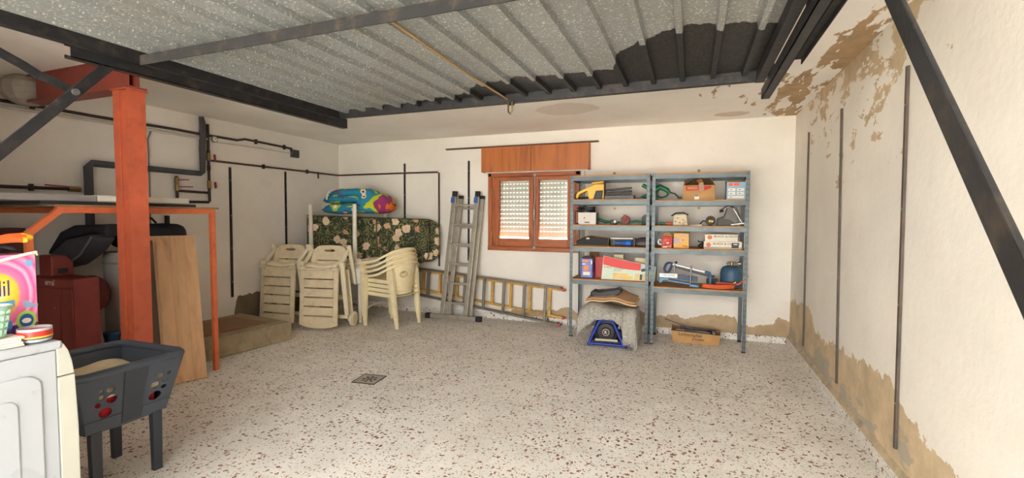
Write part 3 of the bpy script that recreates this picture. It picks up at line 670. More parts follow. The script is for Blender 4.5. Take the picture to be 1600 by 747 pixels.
# ------------------------------------------------------------------ beige folding loungers
m_bei = M('beige_plastic', (224, 208, 174), 0.55, var=0.07, dirt=(170, 146, 110), dirt_amt=0.35)
m_bei2 = M('beige_plastic_pale', (232, 220, 190), 0.5, var=0.05)
def lounger(label, loc, rz):
    r = thing('folding_lounger', label, 'lounger', loc, rz, group='beige folded loungers by the left wall')
    W = 0.245
    # foot panel: rails + slats, slightly tilted
    def fp(x, z, d): return Vector((x, 0.00 + (z - 0.05) * 0.07 + d, z))
    zs = [0.05, 0.172, 0.282, 0.390, 0.497, 0.603, 0.705]
    for sx in (-1, 1):
        MB().plate([sx * W, sx * (W - 0.055)], lambda x: 0.05 + 0.35 * max(0, abs(x) - 0.19), lambda x: 0.705, [], fp, 0.028).build('side_rail', m_bei, r, bevel=0.006)
    for k in range(6):
        a, b = zs[k] + (0.007 if k else 0.0), zs[k + 1] - 0.007 if k < 5 else zs[k + 1]
        if k == 0:
            MB().plate([-0.19 + 0.38 * i / 10 for i in range(11)], lambda x: 0.05 - 0.02 * (1 - (x / 0.19) ** 2) , lambda x, b=b: b, [], fp, 0.026).build('slat', m_bei, r)
        else:
            MB().plate([-0.19, 0.19], lambda x, a=a: a, lambda x, b=b: b, [], fp, 0.026).build('slat', m_bei, r, bevel=0.003)
    # folded seat seen from its edge, curled over the top of the foot panel
    g = MB()
    def fs(u, v):
        x = -0.205 + 0.41 * u; y = 0.075 + 0.17 * v
        return (x, y, 0.735 + 0.028 * math.sin(v * PI) + 0.012 * math.cos(u * 2 * PI))
    g.grid(fs, 10, 6).build('seat_panel', m_bei2, r, True, solid=0.03)
    for sx in (-1, 1):
        MB().cyl((sx * 0.17, 0.055, 0.722), (sx * 0.25, 0.055, 0.722), 0.026, n=12).build('hinge_knuckle', m_bei, r, True)
    MB().cyl((-0.17, 0.055, 0.716), (0.17, 0.055, 0.716), 0.012).build('hinge_bar', m_bei, r, True)
    # head panel with grip hole and slot
    def hp(x, z, d): return Vector((x, 0.20 + (z - 0.7) * 0.30 + d, z))
    top = lambda x: 0.985 - 1.1 * max(0, abs(x) - 0.13) ** 2 * 6 - 0.25 * x * x
    grip = (-0.075, 0.075, lambda x: 0.925 - 0.018 * math.sqrt(max(0, 1 - (x / 0.075) ** 2)), lambda x: 0.925 + 0.014 * math.sqrt(max(0, 1 - (x / 0.075) ** 2)))
    slot = (-0.135, 0.135, lambda x: 0.800, lambda x: 0.813)
    MB().plate([-0.225 + 0.45 * i / 18 for i in range(19)], lambda x: 0.70, top, [grip, slot], hp, 0.028).build('head_panel', m_bei, r)
    # folded legs, arms and frame
    for sx in (-1, 1):
        MB().bar((sx * 0.255, 0.27, 0.99), (sx * 0.262, 0.40, 0.50), 0.034, 0.05, (1, 0, 0), 0.03, 0.03).build('arm_rest', m_bei2, r, bevel=0.008)
        MB().bar((sx * 0.262, 0.10, 0.80), (sx * 0.262, 0.20, 0.16), 0.03, 0.06, (1, 0, 0), 0.03, 0.05).build('front_leg', m_bei2, r, bevel=0.008)
        MB().bar((sx * 0.228, 0.27, 0.70), (sx * 0.228, 0.34, 0.06), 0.028, 0.05, (1, 0, 0), 0.028, 0.08).build('rear_leg', m_bei2, r, bevel=0.008)
        MB().bar((sx * 0.240, 0.12, 0.78), (sx * 0.240, 0.29, 0.93), 0.03, 0.04, (1, 0, 0)).build('back_bracket', m_bei2, r, bevel=0.006)
    MB().bar((-0.25, 0.24, 0.13), (0.25, 0.24, 0.13), 0.035, 0.045).build('stretcher', m_bei2, r, bevel=0.006)
    MB().bar((-0.26, 0.26, 0.36), (0.26, 0.26, 0.36), 0.03, 0.05).build('stretcher', m_bei2, r, bevel=0.006)
    for sx in (-1, 1):
        w_ = MB().lathe([(0.002, -0.018), (0.07, -0.018), (0.088, -0.012), (0.088, 0.012), (0.07, 0.018), (0.002, 0.018)], (sx * 0.268, 0.335, 0.089), 24, 'x').build('wheel', m_bei2, r, True, auto=0.5)
        MB().lathe([(0.002, 0), (0.06, 0), (0.057, 0.004), (0.002, 0.004)], (sx * 0.286 if sx > 0 else -0.290, 0.335, 0.089), 20, 'x').build('hubcap', m_bei, w_, True)
    return r
lounger('beige slatted folding lounger standing in the corner behind the concrete platform', (-4.652, 4.19, 0), 0.10)
lounger('beige slatted folding lounger with a round wheel, beside the stacked chairs', (-4.055, 4.235, 0), 0.17)

# ------------------------------------------------------------------ white plastic tables, one upside down on the other
m_wp = M('white_plastic', (228, 222, 206), 0.5, var=0.06, dirt=(190, 174, 146), dirt_amt=0.3)
def ptable(label, loc, flip):
    r = thing('plastic_table', label, 'table', loc, 0)
    s = -1 if flip else 1
    def Z(z): return z
    H = 0.72
    zt0, zt1 = (0.0, 0.028) if flip else (H - 0.028, H)
    bx('table_top', m_wp, r, -0.53, 0.53, -0.38, 0.38, zt0, zt1, bevel=0.010)
    za, zb = (0.028, 0.085) if flip else (H - 0.085, H - 0.028)
    for x0, x1, y0, y1 in ((-0.49, 0.49, -0.355, -0.335), (-0.49, 0.49, 0.335, 0.355), (-0.49, -0.47, -0.335, 0.335), (0.47, 0.49, -0.335, 0.335)):
        bx('apron', m_wp, r, x0, x1, y0, y1, za, zb)
    for x in ((-0.35, 0.36) if flip else (-0.43, 0.43)):
        for y in (-0.315, 0.315):
            a, b = ((x, y, 0.028), (x, y, 0.775)) if flip else ((x, y, H - 0.028), (x, y, 0))
            MB().cyl(a, b, 0.029, 0.025 if flip else 0.024, 16).build('leg', m_wp, r, True)
    if not flip:
        for x in (-0.43, 0.43):
            MB().tube([(x, -0.315, 0.12), (x, -0.15, 0.17), (x, 0, 0.185), (x, 0.15, 0.17), (x, 0.315, 0.12)], 0.018).build('brace', m_wp, r, True)
        MB().tube([(-0.43, 0.0, 0.185), (0, 0, 0.20), (0.43, 0, 0.185)], 0.02).build('brace', m_wp, r, True)
    return r
ptable('upright white plastic table under the floral cushion in the corner', (-4.33, 5.115, 0), False)
ptable('white plastic table lying upside down with its legs in the air', (-4.33, 5.115, 0.722), True)
# white cloth bundle hanging at the table's front corner
g = MB()
def cl(u, v):
    a = PI * (u - 0.5); rr = 0.13 * (1 - 0.25 * v * v) * (1 + 0.05 * math.sin(u * 17))
    zz = 0.70 - 0.21 * v
    return (-3.90 + rr * math.sin(a) * 1.0, 4.750 - rr * 0.50 * math.cos(a) * math.sin(min(1, v + 0.35) * PI * 0.75), zz + (0.03 * math.cos(a) if v > 0.9 else 0) - 0.02 * math.sin(u * PI) * v)
g.grid(cl, 24, 12)
tag(g.build('white_cloth', M('white_cotton', (230, 228, 226), 0.9, var=0.05, bump=0.3), None, True, solid=0.006), 'white cloth bunched under the front edge of the plastic tables', 'cloth')

# ------------------------------------------------------------------ floral cushion
def floral():
    t = NT('floral_fabric'); o = t.obj()
    o2 = t.mapv(o, (1, 0.0001, 1))
    wob = t.n('ShaderNodeTexNoise', {'Vector': o2, 'Scale': 9.0, 'Detail': 3.0}).outputs[1]
    q = t.n('ShaderNodeVectorMath', [o2, t.n('ShaderNodeVectorMath', {0: wob, 'Scale': 0.07}, operation='SCALE').outputs[0]], operation='ADD').outputs[0]
    c = t.ramp(t.noise(o2, 30, 3), [(0.3, lin((40, 48, 36))), (0.7, lin((58, 66, 48)))])
    v2 = t.n('ShaderNodeTexVoronoi', {'Vector': o2, 'Scale': 6.0, 'Randomness': 0.75}, feature='F1')
    rings = t.math('ABSOLUTE', t.math('SUBTRACT', t.math('FRACT', t.math('MULTIPLY', v2.outputs['Distance'], 5.5)), 0.5))
    arc = t.math('GREATER_THAN', t.noise(o2, 14, 2), 0.46)
    c = t.mix(t.math('MULTIPLY', t.math('MULTIPLY', t.math('LESS_THAN', rings, 0.12), arc), t.math('GREATER_THAN', v2.outputs['Distance'], 0.05)), c, lin((140, 132, 84)))
    ct = t.math('LESS_THAN', t.math('ABSOLUTE', t.math('SUBTRACT', t.noise(o2, 11, 2), 0.5)), 0.022)
    c = t.mix(ct, c, lin((104, 104, 64)))
    v = t.n('ShaderNodeTexVoronoi', {'Vector': q, 'Scale': 7.5, 'Randomness': 0.85}, feature='F1')
    r = t.sep(v.outputs['Color'])
    pet = t.math('ADD', 0.20, t.math('MULTIPLY', t.noise(q, 40, 1), 0.36))
    fl = t.math('MULTIPLY', t.math('LESS_THAN', v.outputs['Distance'], pet), t.math('LESS_THAN', r[0], 0.62))
    fc = t.ramp(r[1], [(0.0, lin((206, 172, 142))), (0.4, lin((226, 202, 172))), (0.7, lin((196, 140, 110))), (1.0, lin((212, 186, 160)))])
    fc = t.mix(t.ramp(v.outputs['Distance'], [(0.0, (0.5,) * 3), (0.12, (0, 0, 0))]), fc, lin((180, 110, 84)))
    c = t.mix(fl, c, fc)
    t.bump(t.noise(o, 200, 2), 0.15, 0.002)
    return t.done(c, 0.9)
m_flo = floral(); m_pip = M('cushion_piping', (92, 88, 60), 0.9)
A, B = Vector((-4.79, 4.90, 0)), Vector((-3.155, 5.445, 0))
mt = thing('floral_cushion', 'dark green floral lounger cushion folded double, standing across the corner', 'cushion', (A.x, A.y, 0.752), math.atan2(B.y - A.y, B.x - A.x))
L = (B - A).length
def pad(x0, x1, z0, z1, ya, yb, rr_r, tilt_):
    """upholstered pad: outline rounded at its right end, faces bulging"""
    n = 7; out = []
    def corner(cx, cz, a0): return [(cx + rr_r * math.cos(a0 + PI / 2 * i / n), cz + rr_r * math.sin(a0 + PI / 2 * i / n)) for i in range(n + 1)]
    if rr_r > 0.02: out = [(x0, z0)] + corner(x1 - rr_r, z0 + rr_r, -PI / 2) + corner(x1 - rr_r, z1 - rr_r, 0) + [(x0, z1)]
    else: out = [(x0, z0), (x1, z0), (x1, z1), (x0, z1)]
    # densify
    pts = []
    for i in range(len(out)):
        p, q = Vector(out[i]).to_3d(), Vector(out[(i + 1) % len(out)]).to_3d(); k = max(1, int((q - p).length / 0.12))
        pts += [p.lerp(q, j / k) for j in range(k)]
    cx, cz = (x0 + x1) / 2, (z0 + z1) / 2
    g = MB(); N = len(pts); rings = [(1.0, ya + 0.025), (0.975, ya + 0.006), (0.9, ya - 0.006), (0.6, ya - 0.016), (0.25, ya - 0.018)]
    rings2 = [(k, ya + yb - y) for k, y in rings]
    allr = list(reversed(rings)) + rings2
    vs = []
    for k, y in allr:
        for p in pts: 
            x = cx + (p.x - cx) * k; z = cz + (p.y - cz) * k
            vs.append((x, y, z - tilt_ * x))
    R_ = len(allr)
    fs = [(i * N + j, i * N + (j + 1) % N, (i + 1) * N + (j + 1) % N, (i + 1) * N + j) for i in range(R_ - 1) for j in range(N)]
    fs += [tuple(range(N)), tuple((R_ - 1) * N + j for j in range(N))]
    g.add(vs, fs); edge = [(p.x, ya + 0.012, p.y - tilt_ * p.x) for p in pts]
    return g, edge
for nm, args in (('pad', (0.0, L * 0.54 - 0.004, 0.0, 0.60, -0.09, 0.0, 0.0, 0.030)), ('pad', (L * 0.54 + 0.004, L - 0.10, 0.02, 0.60, -0.09, 0.0, 0.13, 0.030)), ('back_pad', (0.02, L + 0.02, 0.03, 0.60, 0.02, 0.11, 0.17, 0.030))):
    g, e = pad(*args); o = g.build(nm, m_flo, mt, True, auto=1.2)
    MB().tube(e, 0.006, 5, True).build('piping', m_pip, o, True)

# ------------------------------------------------------------------ folded colourful quilt
def quilt_mat():
    t = NT('quilt_print'); o = t.obj(); x, y, z = t.sep(o)
    n = t.noise(o, 4.5, 2, 0.4, 0.6)
    f = t.math('ADD', t.math('MULTIPLY', x, 0.85), t.math('MULTIPLY', t.math('SUBTRACT', n, 0.5), 0.55))
    c = t.ramp(t.math('ADD', f, 0.5), [(0.0, lin((28, 120, 150))), (0.30, lin((34, 132, 164))), (0.56, lin((40, 138, 168))), (0.72, lin((190, 205, 40))), (0.84, lin((150, 52, 106))), (0.92, lin((226, 112, 36)))], 'CONSTANT')
    bands = t.noise(t.mapv(o, (1, 1, 2.2)), 7.5, 2, 0.3, 0.5)
    gate = t.math('LESS_THAN', x, 0.16)
    c = t.mix(t.math('MULTIPLY', gate, t.math('GREATER_THAN', bands, 0.61)), c, lin((186, 198, 60)))
    c = t.mix(t.math('MULTIPLY', gate, t.math('LESS_THAN', bands, 0.33)), c, lin((128, 62, 112)))
    v = t.n('ShaderNodeTexVoronoi', {'Vector': o, 'Scale': 7.0, 'Randomness': 0.8}, feature='F1')
    r = t.sep(v.outputs['Color'])
    c = t.mix(t.math('MULTIPLY', t.math('LESS_THAN', v.outputs['Distance'], 0.26), t.math('LESS_THAN', r[0], 0.75)), c, lin((236, 228, 206)))
    c = t.mix(t.math('MULTIPLY', t.math('LESS_THAN', v.outputs['Distance'], 0.15), t.math('LESS_THAN', r[0], 0.28)), c, lin((170, 36, 44)))
    t.bump(t.noise(o, 18, 4), 0.3, 0.01)
    return t.done(c, 0.85)
m_q = quilt_mat()
qc = A.lerp(B, 0.37); q = thing('folded_quilt', 'folded colourful dotted quilt lying on top of the floral cushion', 'quilt', (qc.x + 0.02, qc.y - 0.0, 1.375), math.atan2(B.y - A.y, B.x - A.x))
def fold_layer(cx, cz, lx, lz, dy, skew, nz=12, nx=18):
    """one soft fold: flattened, puffy tube of cloth"""
    def fn(u, v):
        a = 2 * PI * v; s = u * 2 - 1
        prof = (1 - abs(s) ** 3.2) ** 0.5 if abs(s) < 1 else 0.0
        sup = lambda c, e: math.copysign(abs(c) ** e, c)
        return (cx + lx * s + skew * sup(math.sin(a), 0.8) * 0.05, dy * sup(math.cos(a), 0.65) * (0.35 + 0.65 * prof), cz + lz * sup(math.sin(a), 0.75) * (0.12 + 0.88 * prof) - 0.018 * s * s + 0.006 * math.sin(9 * u + 3 * v))
    return MB().grid(fn, nx, nz)
fold_layer(0.02, 0.075, 0.46, 0.075, 0.24, 0.6).build('fold', m_q, q, True, auto=3)
fold_layer(-0.13, 0.195, 0.30, 0.060, 0.20, 0.4).build('fold', m_q, q, True, auto=3)
fold_layer(-0.04, 0.275, 0.30, 0.062, 0.21, 0.8).build('fold', m_q, q, True, auto=3)
fold_layer(0.25, 0.15, 0.24, 0.125, 0.22, -0.5).build('fold', m_q, q, True, auto=3)
MB().tube([(-0.28, -0.20, 0.30), (-0.31, -0.225, 0.25), (-0.325, -0.22, 0.18)], 0.012, 6).build('tie_band', M('white_band', (214, 208, 196), 0.9), q, True)

# ------------------------------------------------------------------ stack of cream plastic chairs
m_cr = M('cream_plastic', (238, 224, 182), 0.4, var=0.05, dirt=(196, 166, 110), dirt_amt=0.25)
def chair(label, loc, rz):
    r = thing('plastic_chair', label, 'chair', loc, rz, group='stacked cream plastic chairs')
    half = [(-0.265, 0.255, 0.610), (-0.20, 0.272, 0.622), (-0.08, 0.280, 0.632), (0.04, 0.278, 0.662), (0.13, 0.258, 0.710), (0.20, 0.205, 0.757), (0.245, 0.12, 0.783), (0.258, 0.0, 0.790)]
    rim = [Vector((x, -y, z)) for x, y, z in half] + [Vector((x, y, z)) for x, y, z in reversed(half[:-1])]
    g = MB(); vs = []
    K = len(rim)
    for i, p in enumerate(rim):
        d = (rim[min(i + 1, K - 1)] - rim[max(i - 1, 0)]).normalized(); out = d.cross(Vector((0, 0, 1))).normalized()
        for a, b in ((-0.030, 0.0), (-0.024, 0.012), (0.020, 0.010), (0.030, -0.016), (0.024, -0.020), (0.010, -0.002)):
            vs.append(p + out * a + Vector((0, 0, b)))
    g.add(vs, [(i * 6 + j, i * 6 + (j + 1) % 6, (i + 1) * 6 + (j + 1) % 6, (i + 1) * 6 + j) for i in range(K - 1) for j in range(6)] + [tuple(range(6)), tuple((K - 1) * 6 + j for j in range(6))])
    g.build('arm_rim', m_cr, r, True, auto=0.9)
    # curved back with a grip hole: angle -1..1 round the back
    def bk(a, z, d):
        ang = a * 1.15; top = 0.0
        f = (z - 0.40) / 0.38
        R = 0.205 + 0.035 * f - d
        return Vector((0.02 + 0.02 * f + R * math.cos(ang), (0.215 + 0.04 * f - d) * math.sin(ang), z))
    hi = lambda a: 0.772 - 0.05 * abs(a) ** 2.2
    hole = (-0.50, -0.18, lambda a: 0.645 - 0.034 * math.sqrt(max(0, 1 - ((a + 0.34) / 0.16) ** 2)), lambda a: 0.645 + 0.034 * math.sqrt(max(0, 1 - ((a + 0.34) / 0.16) ** 2)))
    MB().plate([-1 + 2 * i / 20 for i in range(21)], lambda a: 0.40, hi, [hole], bk, 0.006).build('backrest', m_cr, r, True, auto=0.5)
    MB().tube([bk(-0.34 + 0.17 * math.cos(q), 0.645 + 0.036 * math.sin(q), -0.003) for q in [2 * PI * i / 18 for i in range(18)]], 0.0045, 6, True).build('grip_shade_ring', M('cream_shadow', (196, 170, 118), 0.5), r, True)  # darker ring added to draw the shade round the grip hole
    def seat(u, v):
        x = -0.24 + 0.47 * u; y = (-1 + 2 * v) * (0.225 - 0.02 * u)
        return (x, y, 0.425 - 0.02 * math.sin(u * PI) - 0.03 * u - 0.012 * (1 - (2 * v - 1) ** 2) + (-0.02 if u < 0.02 else 0))
    MB().grid(seat, 12, 10).build('seat', m_cr, r, True, solid=0.007)
    for sy in (-1, 1):
        MB().bar((-0.235, sy * 0.222, 0.405), (0.22, sy * 0.205, 0.385), 0.008, 0.045).build('seat_apron', m_cr, r)
    MB().bar((-0.242, -0.22, 0.400), (-0.242, 0.22, 0.400), 0.008, 0.045).build('seat_apron', m_cr, r)
    for x, y, xt, yt, zt in ((-0.245, -0.235, -0.225, -0.250, 0.615), (-0.245, 0.235, -0.225, 0.250, 0.615), (0.235, -0.205, 0.165, -0.222, 0.690), (0.235, 0.205, 0.165, 0.222, 0.690)):
        MB().bar((x, y, 0), (xt, yt, zt), 0.034, 0.034, (0, 1, 0), 0.066, 0.050).build('leg', m_cr, r, bevel=0.006)
    return r
CH = (-3.455, 4.885)
c0 = chair('lowest cream plastic armchair in the stack by the tables', (CH[0], CH[1], 0), -0.12)
names = ['second cream plastic armchair up in the stack by the tables', 'third cream plastic armchair up in the stack by the tables', 'topmost cream plastic armchair in the stack by the tables']
for k in range(3):
    c = copy_tree(c0); c.location = (CH[0] - 0.011 * (k + 1), CH[1], 0.054 * (k + 1)); c['label'] = names[k]

# ------------------------------------------------------------------ ladders
m_alu = M('aluminium', (176, 170, 156), 0.42, 0.7, var=0.12, dirt=(120, 106, 84), dirt_amt=0.4)
m_alud = M('aluminium_dull', (128, 122, 110), 0.5, 0.6, var=0.15, dirt=(84, 72, 56), dirt_amt=0.5)
m_yel = M('worn_yellow', (206, 160, 72), 0.55, 0.1, var=0.25, vs=5, dirt=(136, 126, 108), dirt_amt=1.0)
m_blk = M('black_rubber', (30, 32, 36), 0.7)
m_blue = M('blue_plastic', (44, 92, 160), 0.45)
m_redcap = M('red_cap', (176, 66, 44), 0.5)
la = thing('standing_ladder', 'aluminium extension ladder leaning upright against the back wall', 'ladder', (0, 0, 0))
def P2(p, q, f): return Vector(p).lerp(Vector(q), f)
for dx, dy, nm, w_ in ((0.0, 0.0, 'front', 0.335), (0.065, 0.055, 'rear', 0.31)):
    bl, br = Vector((-3.040 + dx, 5.355 + dy, 0.03)), Vector((-3.040 + w_ + dx, 5.365 + dy, 0.03))
    tl, tr_ = Vector((-2.945 + dx, 5.545 + dy, 1.645 - dy * 0.8)), Vector((-2.945 + w_ + dx, 5.545 + dy, 1.640 - dy * 0.8))
    for a, b in ((bl, tl), (br, tr_)):
        MB().bar(a, b, 0.026, 0.058, (1, 0, 0)).build('stile', m_alu, la, bevel=0.003)
        if nm == 'front':
            MB().bar(P2(a, b, 0.975), P2(a, b, 1.02), 0.034, 0.064, (1, 0, 0)).build('end_cap', m_blk, la, bevel=0.004)
            MB().bar(P2(a, b, 0.925) + Vector((-0.012, -0.012, 0)), P2(a, b, 0.972) + Vector((-0.012, -0.012, 0)), 0.03, 0.05, (1, 0, 0)).build('blue_latch', m_blue, la, bevel=0.004)
        else:
            MB().bar(P2(a, b, 0.985), P2(a, b, 1.012), 0.03, 0.062, (1, 0, 0)).build('end_cap', m_blk, la)
    for k in range(6):
        f = 0.115 + k * 0.158
        MB().bar(P2(bl, tl, f) + Vector((0.015, 0, 0)), P2(br, tr_, f) - Vector((0.015, 0, 0)), 0.034, 0.028).build('rung', m_alu, la, bevel=0.004)
MB().bar((-3.215, 5.345, 0.032), (-2.535, 5.375, 0.032), 0.045, 0.064).build('base_bar', m_alu, la, bevel=0.004)
for x, y in ((-3.235, 5.344), (-2.515, 5.376)):
    MB().cbox((x, y, 0.034), (0.075, 0.062, 0.068)).build('foot', m_blk, la, bevel=0.006)

def lying_ladder(label, x0, x1, y, zt0, zt1, zb0, zb1, mt, caps, n, yb, grp, lean):
    r = thing('lying_ladder', label, 'ladder', (0, 0, 0), group=grp)
    tl, tr_ = Vector((x0, yb, zt0)), Vector((x1, yb, zt1)); bl, br = Vector((x0, y, zb0)), Vector((x1, y, zb1))
    MB().bar(tl, tr_, 0.05, 0.026).build('stile', mt, r, bevel=0.003); MB().bar(bl, br, 0.05, 0.026).build('stile', mt, r, bevel=0.003)
    for a, b in ((tl, tr_), (bl, br)):
        MB().bar(b, b + (b - a).normalized() * 0.03, 0.054, 0.03).build('end_cap', caps, r, bevel=0.003)
    for k in range(n):
        f = (k + 0.35) / n
        MB().bar(P2(bl, br, f), P2(tl, tr_, f), 0.03, 0.034, (1, 0, 0)).build('rung', mt, r, bevel=0.004)
    return r
lying_ladder('grey aluminium ladder lying on its side along the back wall', -3.72, -1.50, 5.50, 0.640, 0.475, 0.300, 0.028, m_alud, m_redcap, 8, 5.545, 'ladders lying on their sides by the back wall', 0)
lying_ladder('worn yellow ladder lying on its side behind the grey one', -3.55, -1.47, 5.575, 0.590, 0.440, 0.335, 0.100, m_yel, m_redcap, 8, 5.60, 'ladders lying on their sides by the back wall', 0)
lying_ladder('slim dull ladder section lying lowest in front of the other lying ladders', -3.60, -1.53, 5.435, 0.600, 0.505, 0.245, 0.016, m_alu, m_redcap, 7, 5.48, 'ladders lying on their sides by the back wall', 0) if False else None

# ------------------------------------------------------------------ shelving units
def shelf_steel():
    t = NT('shelf_steel'); o = t.obj()
    c = t.ramp(t.noise(o, 6, 5), [(0.3, lin((80, 89, 92))), (0.7, lin((102, 111, 113)))])
    c = t.mix(t.ramp(t.noise(o, 25, 5), [(0.62, (0, 0, 0)), (0.75, (0.4,) * 3)]), c, lin((136, 138, 132)))
    return t.done(c, 0.42, 0.35)
m_shst = shelf_steel()
m_chip = M('chipboard', (186, 138, 90), 0.75, var=0.12, dirt=(140, 98, 62))
m_hole = M('slot_dark', (40, 44, 48), 0.8)
SY0, SY1 = 5.105, 5.575
def unit(label, x0, x1, levels):
    r = thing('shelving_unit', label, 'shelving unit', (0, 0, 0), group='grey steel shelving units')
    for x, sx in ((x0, 1), (x1, -1)):
        for y, sy in ((SY0, 1), (SY1, -1)):
            xa, xb = sorted((x, x + sx * 0.034)); ya, yb = sorted((y, y + sy * 0.034))
            g = MB().box(xa, xb, min(y, y + sy * 0.002), max(y, y + sy * 0.002), 0, 1.80).box(min(x, x + sx * 0.002), max(x, x + sx * 0.002), ya, yb, 0, 1.80)
            u = g.build('upright', m_shst, r)
            if sy > 0:
                h = MB()
                for k in range(34):
                    z = 0.05 + k * 0.052
                    for q in (0.010, 0.024):
                        cx = x + sx * q; h.box(cx - 0.003, cx + 0.003, y - 0.0006, y + 0.0006, z, z + 0.012)
                ho = h.build('slot_row', m_hole, u); ho['kind'] = 'stuff'
            MB().box(xa - 0.002, xb + 0.002, ya - 0.002, yb + 0.002, 0, 0.012).build('foot_cap', m_blk, u)
    for z in levels:
        zt = z - 0.012
        for y0, y1 in ((SY0 + 0.002, SY0 + 0.004), (SY1 - 0.004, SY1 - 0.002)):
            bx('shelf_beam', m_shst, r, x0 + 0.003, x1 - 0.003, y0, y1, zt - 0.046, zt - 0.001)
        for xa in (x0 + 0.0025, x1 - 0.0045):
            bx('side_beam', m_shst, r, xa, xa + 0.002, SY0 + 0.006, SY1 - 0.006, zt - 0.046, zt - 0.001)
        g = MB().box(x0 + 0.005, x1 - 0.005, SY0 + 0.006, SY1 - 0.006, zt, z)
        g.build('shelf_board', m_chip, r)
    return r
LX0, LX1, RX0, RX1 = -1.268, -0.415, -0.395, 0.520
unit('left grey steel shelving unit, next to the window', LX0, LX1, (0.655, 1.022, 1.258, 1.538, 1.80))
unit('right grey steel shelving unit, nearer the right wall', RX0, RX1, (0.615, 1.022, 1.258, 1.522, 1.80))
L4, L3, L2, L1 = 0.656, 1.023, 1.259, 1.539
R4, R3, R2, R1 = 0.616, 1.023, 1.259, 1.523
def sx(u, Y=5.2): return at(u, 350, Y=Y).x

m_card = M('cardboard', (184, 142, 92), 0.85, var=0.1, bump=0.2)
m_cardd = M('cardboard_dark', (130, 96, 62), 0.85, var=0.12)
m_ink = M('black_ink', (34, 28, 26), 0.8, bump=0)
m_lbl = M('white_label', (232, 226, 212), 0.6, var=0.05, bump=0)
m_lblr = M('red_print', (196, 40, 38), 0.6, var=0.08, bump=0)
m_yt = M('tool_yellow', (236, 182, 40), 0.4, var=0.08)
m_gr = M('tool_green', (22, 108, 74), 0.45, var=0.12)
m_dk = M('tool_black', (38, 38, 40), 0.5, var=0.2)
m_dg = M('tool_grey', (84, 86, 88), 0.5, var=0.2)
m_or2 = M('orange_hose_rubber', (214, 92, 40), 0.5, var=0.1)

# top shelves --------------------------------------------------------
y = 5.24
x0, x1 = sx(901, y), sx(944, y); W = x1 - x0
cw = thing('electric_saw', 'yellow electric saw with black cover on the top left shelf', 'power tool', (x0, y, L1))
topf = lambda x: 0.085 + 0.085 * min(1, max(0, (x - 0.02) / (W * 0.62))) - (0.03 if x < 0.02 else 0)
lowf = lambda x: 0.002 if x > W * 0.42 else (0.045 + 0.02 * (x / W) if x > 0.02 else 0.01)
xs_ = [W * i / 14 for i in range(15)]
MB().prism([(x, topf(x)) for x in xs_] + [(W, 0.002), (W * 0.46, 0.002), (W * 0.40, topf(W * 0.40) - 0.040)] + [(x, topf(x) - 0.034) for x in reversed(xs_) if 0.03 < x < W * 0.36] + [(0.016, 0.012), (0.0, 0.012)], 'y', -0.045, 0.045).build('body', m_yt, cw, bevel=0.006)
MB().tube([(0.012, 0, 0.022), (0.025, 0, 0.016), (W * 0.42, 0, 0.022)], 0.012).build('lower_grip', m_dk, cw, True)
MB().hexa([(W * 0.62, -0.056, 0.002), (W * 0.95, -0.056, 0.002), (W * 0.95, -0.046, 0.002), (W * 0.62, -0.046, 0.002), (W * 0.72, -0.056, 0.095), (W * 0.97, -0.056, 0.10), (W * 0.97, -0.046, 0.10), (W * 0.72, -0.046, 0.095)]).build('sprocket_cover', m_dk, cw, bevel=0.004)
MB().bar((W * 0.55, 0, 0.178), (W * 0.98, 0, 0.192), 0.07, 0.022).build('front_guard', m_yt, cw, bevel=0.006)
MB().bar((W * 0.98, 0, 0.05), (W * 1.0, 0, 0.195), 0.075, 0.016, (1, 0, 0)).build('guard_post', m_dk, cw, bevel=0.003)
MB().tube([(0.02, 0.0, 0.07), (-0.012, -0.01, 0.075), (-0.022, -0.01, 0.04), (-0.018, 0, 0.008), (0.0, 0.02, 0.006)], 0.007).build('cable', m_dk, cw, True)
x0, x1 = sx(946, y), sx(991, y)
bc = thing('blade_box', 'dark grey tray with black bars on the top left shelf', 'tool tray', (x0, y, L1))
bx('tray', m_dg, bc, 0, x1 - x0, -0.08, 0.08, 0, 0.04, bevel=0.004)
for k in range(3):
    MB().bar((0.01, -0.045 + 0.01 * k, 0.054 + 0.026 * k), (x1 - x0 - 0.03, -0.045 + 0.01 * k, 0.058 + 0.031 * k), 0.06, 0.018).build('blade_bar', m_dk, bc, bevel=0.003)
gt = thing('hedge_trimmer', 'green hedge trimmer lying across both units on the top shelf', 'power tool', (sx(1020, 5.30), 5.31, L1 + 0.002))
MB().tube([(-0.135, 0, 0.02), (-0.06, 0, 0.03), (0.0, 0, 0.085), (0.07, 0, 0.13), (0.14, 0, 0.095), (0.165, 0, 0.06)], [0.012, 0.03, 0.036, 0.033, 0.026, 0.02], 10).build('body', m_gr, gt, True)
MB().tube([(-0.02, 0, 0.075), (-0.07, 0, 0.125), (-0.115, 0, 0.155)], [0.02, 0.02, 0.022], 10).build('front_handle', m_gr, gt, True)
MB().tube([(0.155, 0, 0.06), (0.135, 0, 0.03), (0.09, 0, 0.014), (0.03, 0, 0.03)], 0.010).build('loop_handle', m_gr, gt, True)
MB().tube([(0.165, 0, 0.07), (0.22, 0.01, 0.055), (0.255, 0.01, 0.02), (0.275, 0.03, 0.008)], 0.007).build('cable', m_dk, gt, True)
MB().cbox((0.27, 0.02, 0.012), (0.045, 0.03, 0.02)).build('plug', m_dk, gt, bevel=0.004)
MB().bar((-0.13, 0, 0.018), (-0.19, 0, 0.008), 0.06, 0.012).build('blade', m_dg, gt)
x0, x1 = sx(1066, 5.17), sx(1116, 5.17); W = x1 - x0
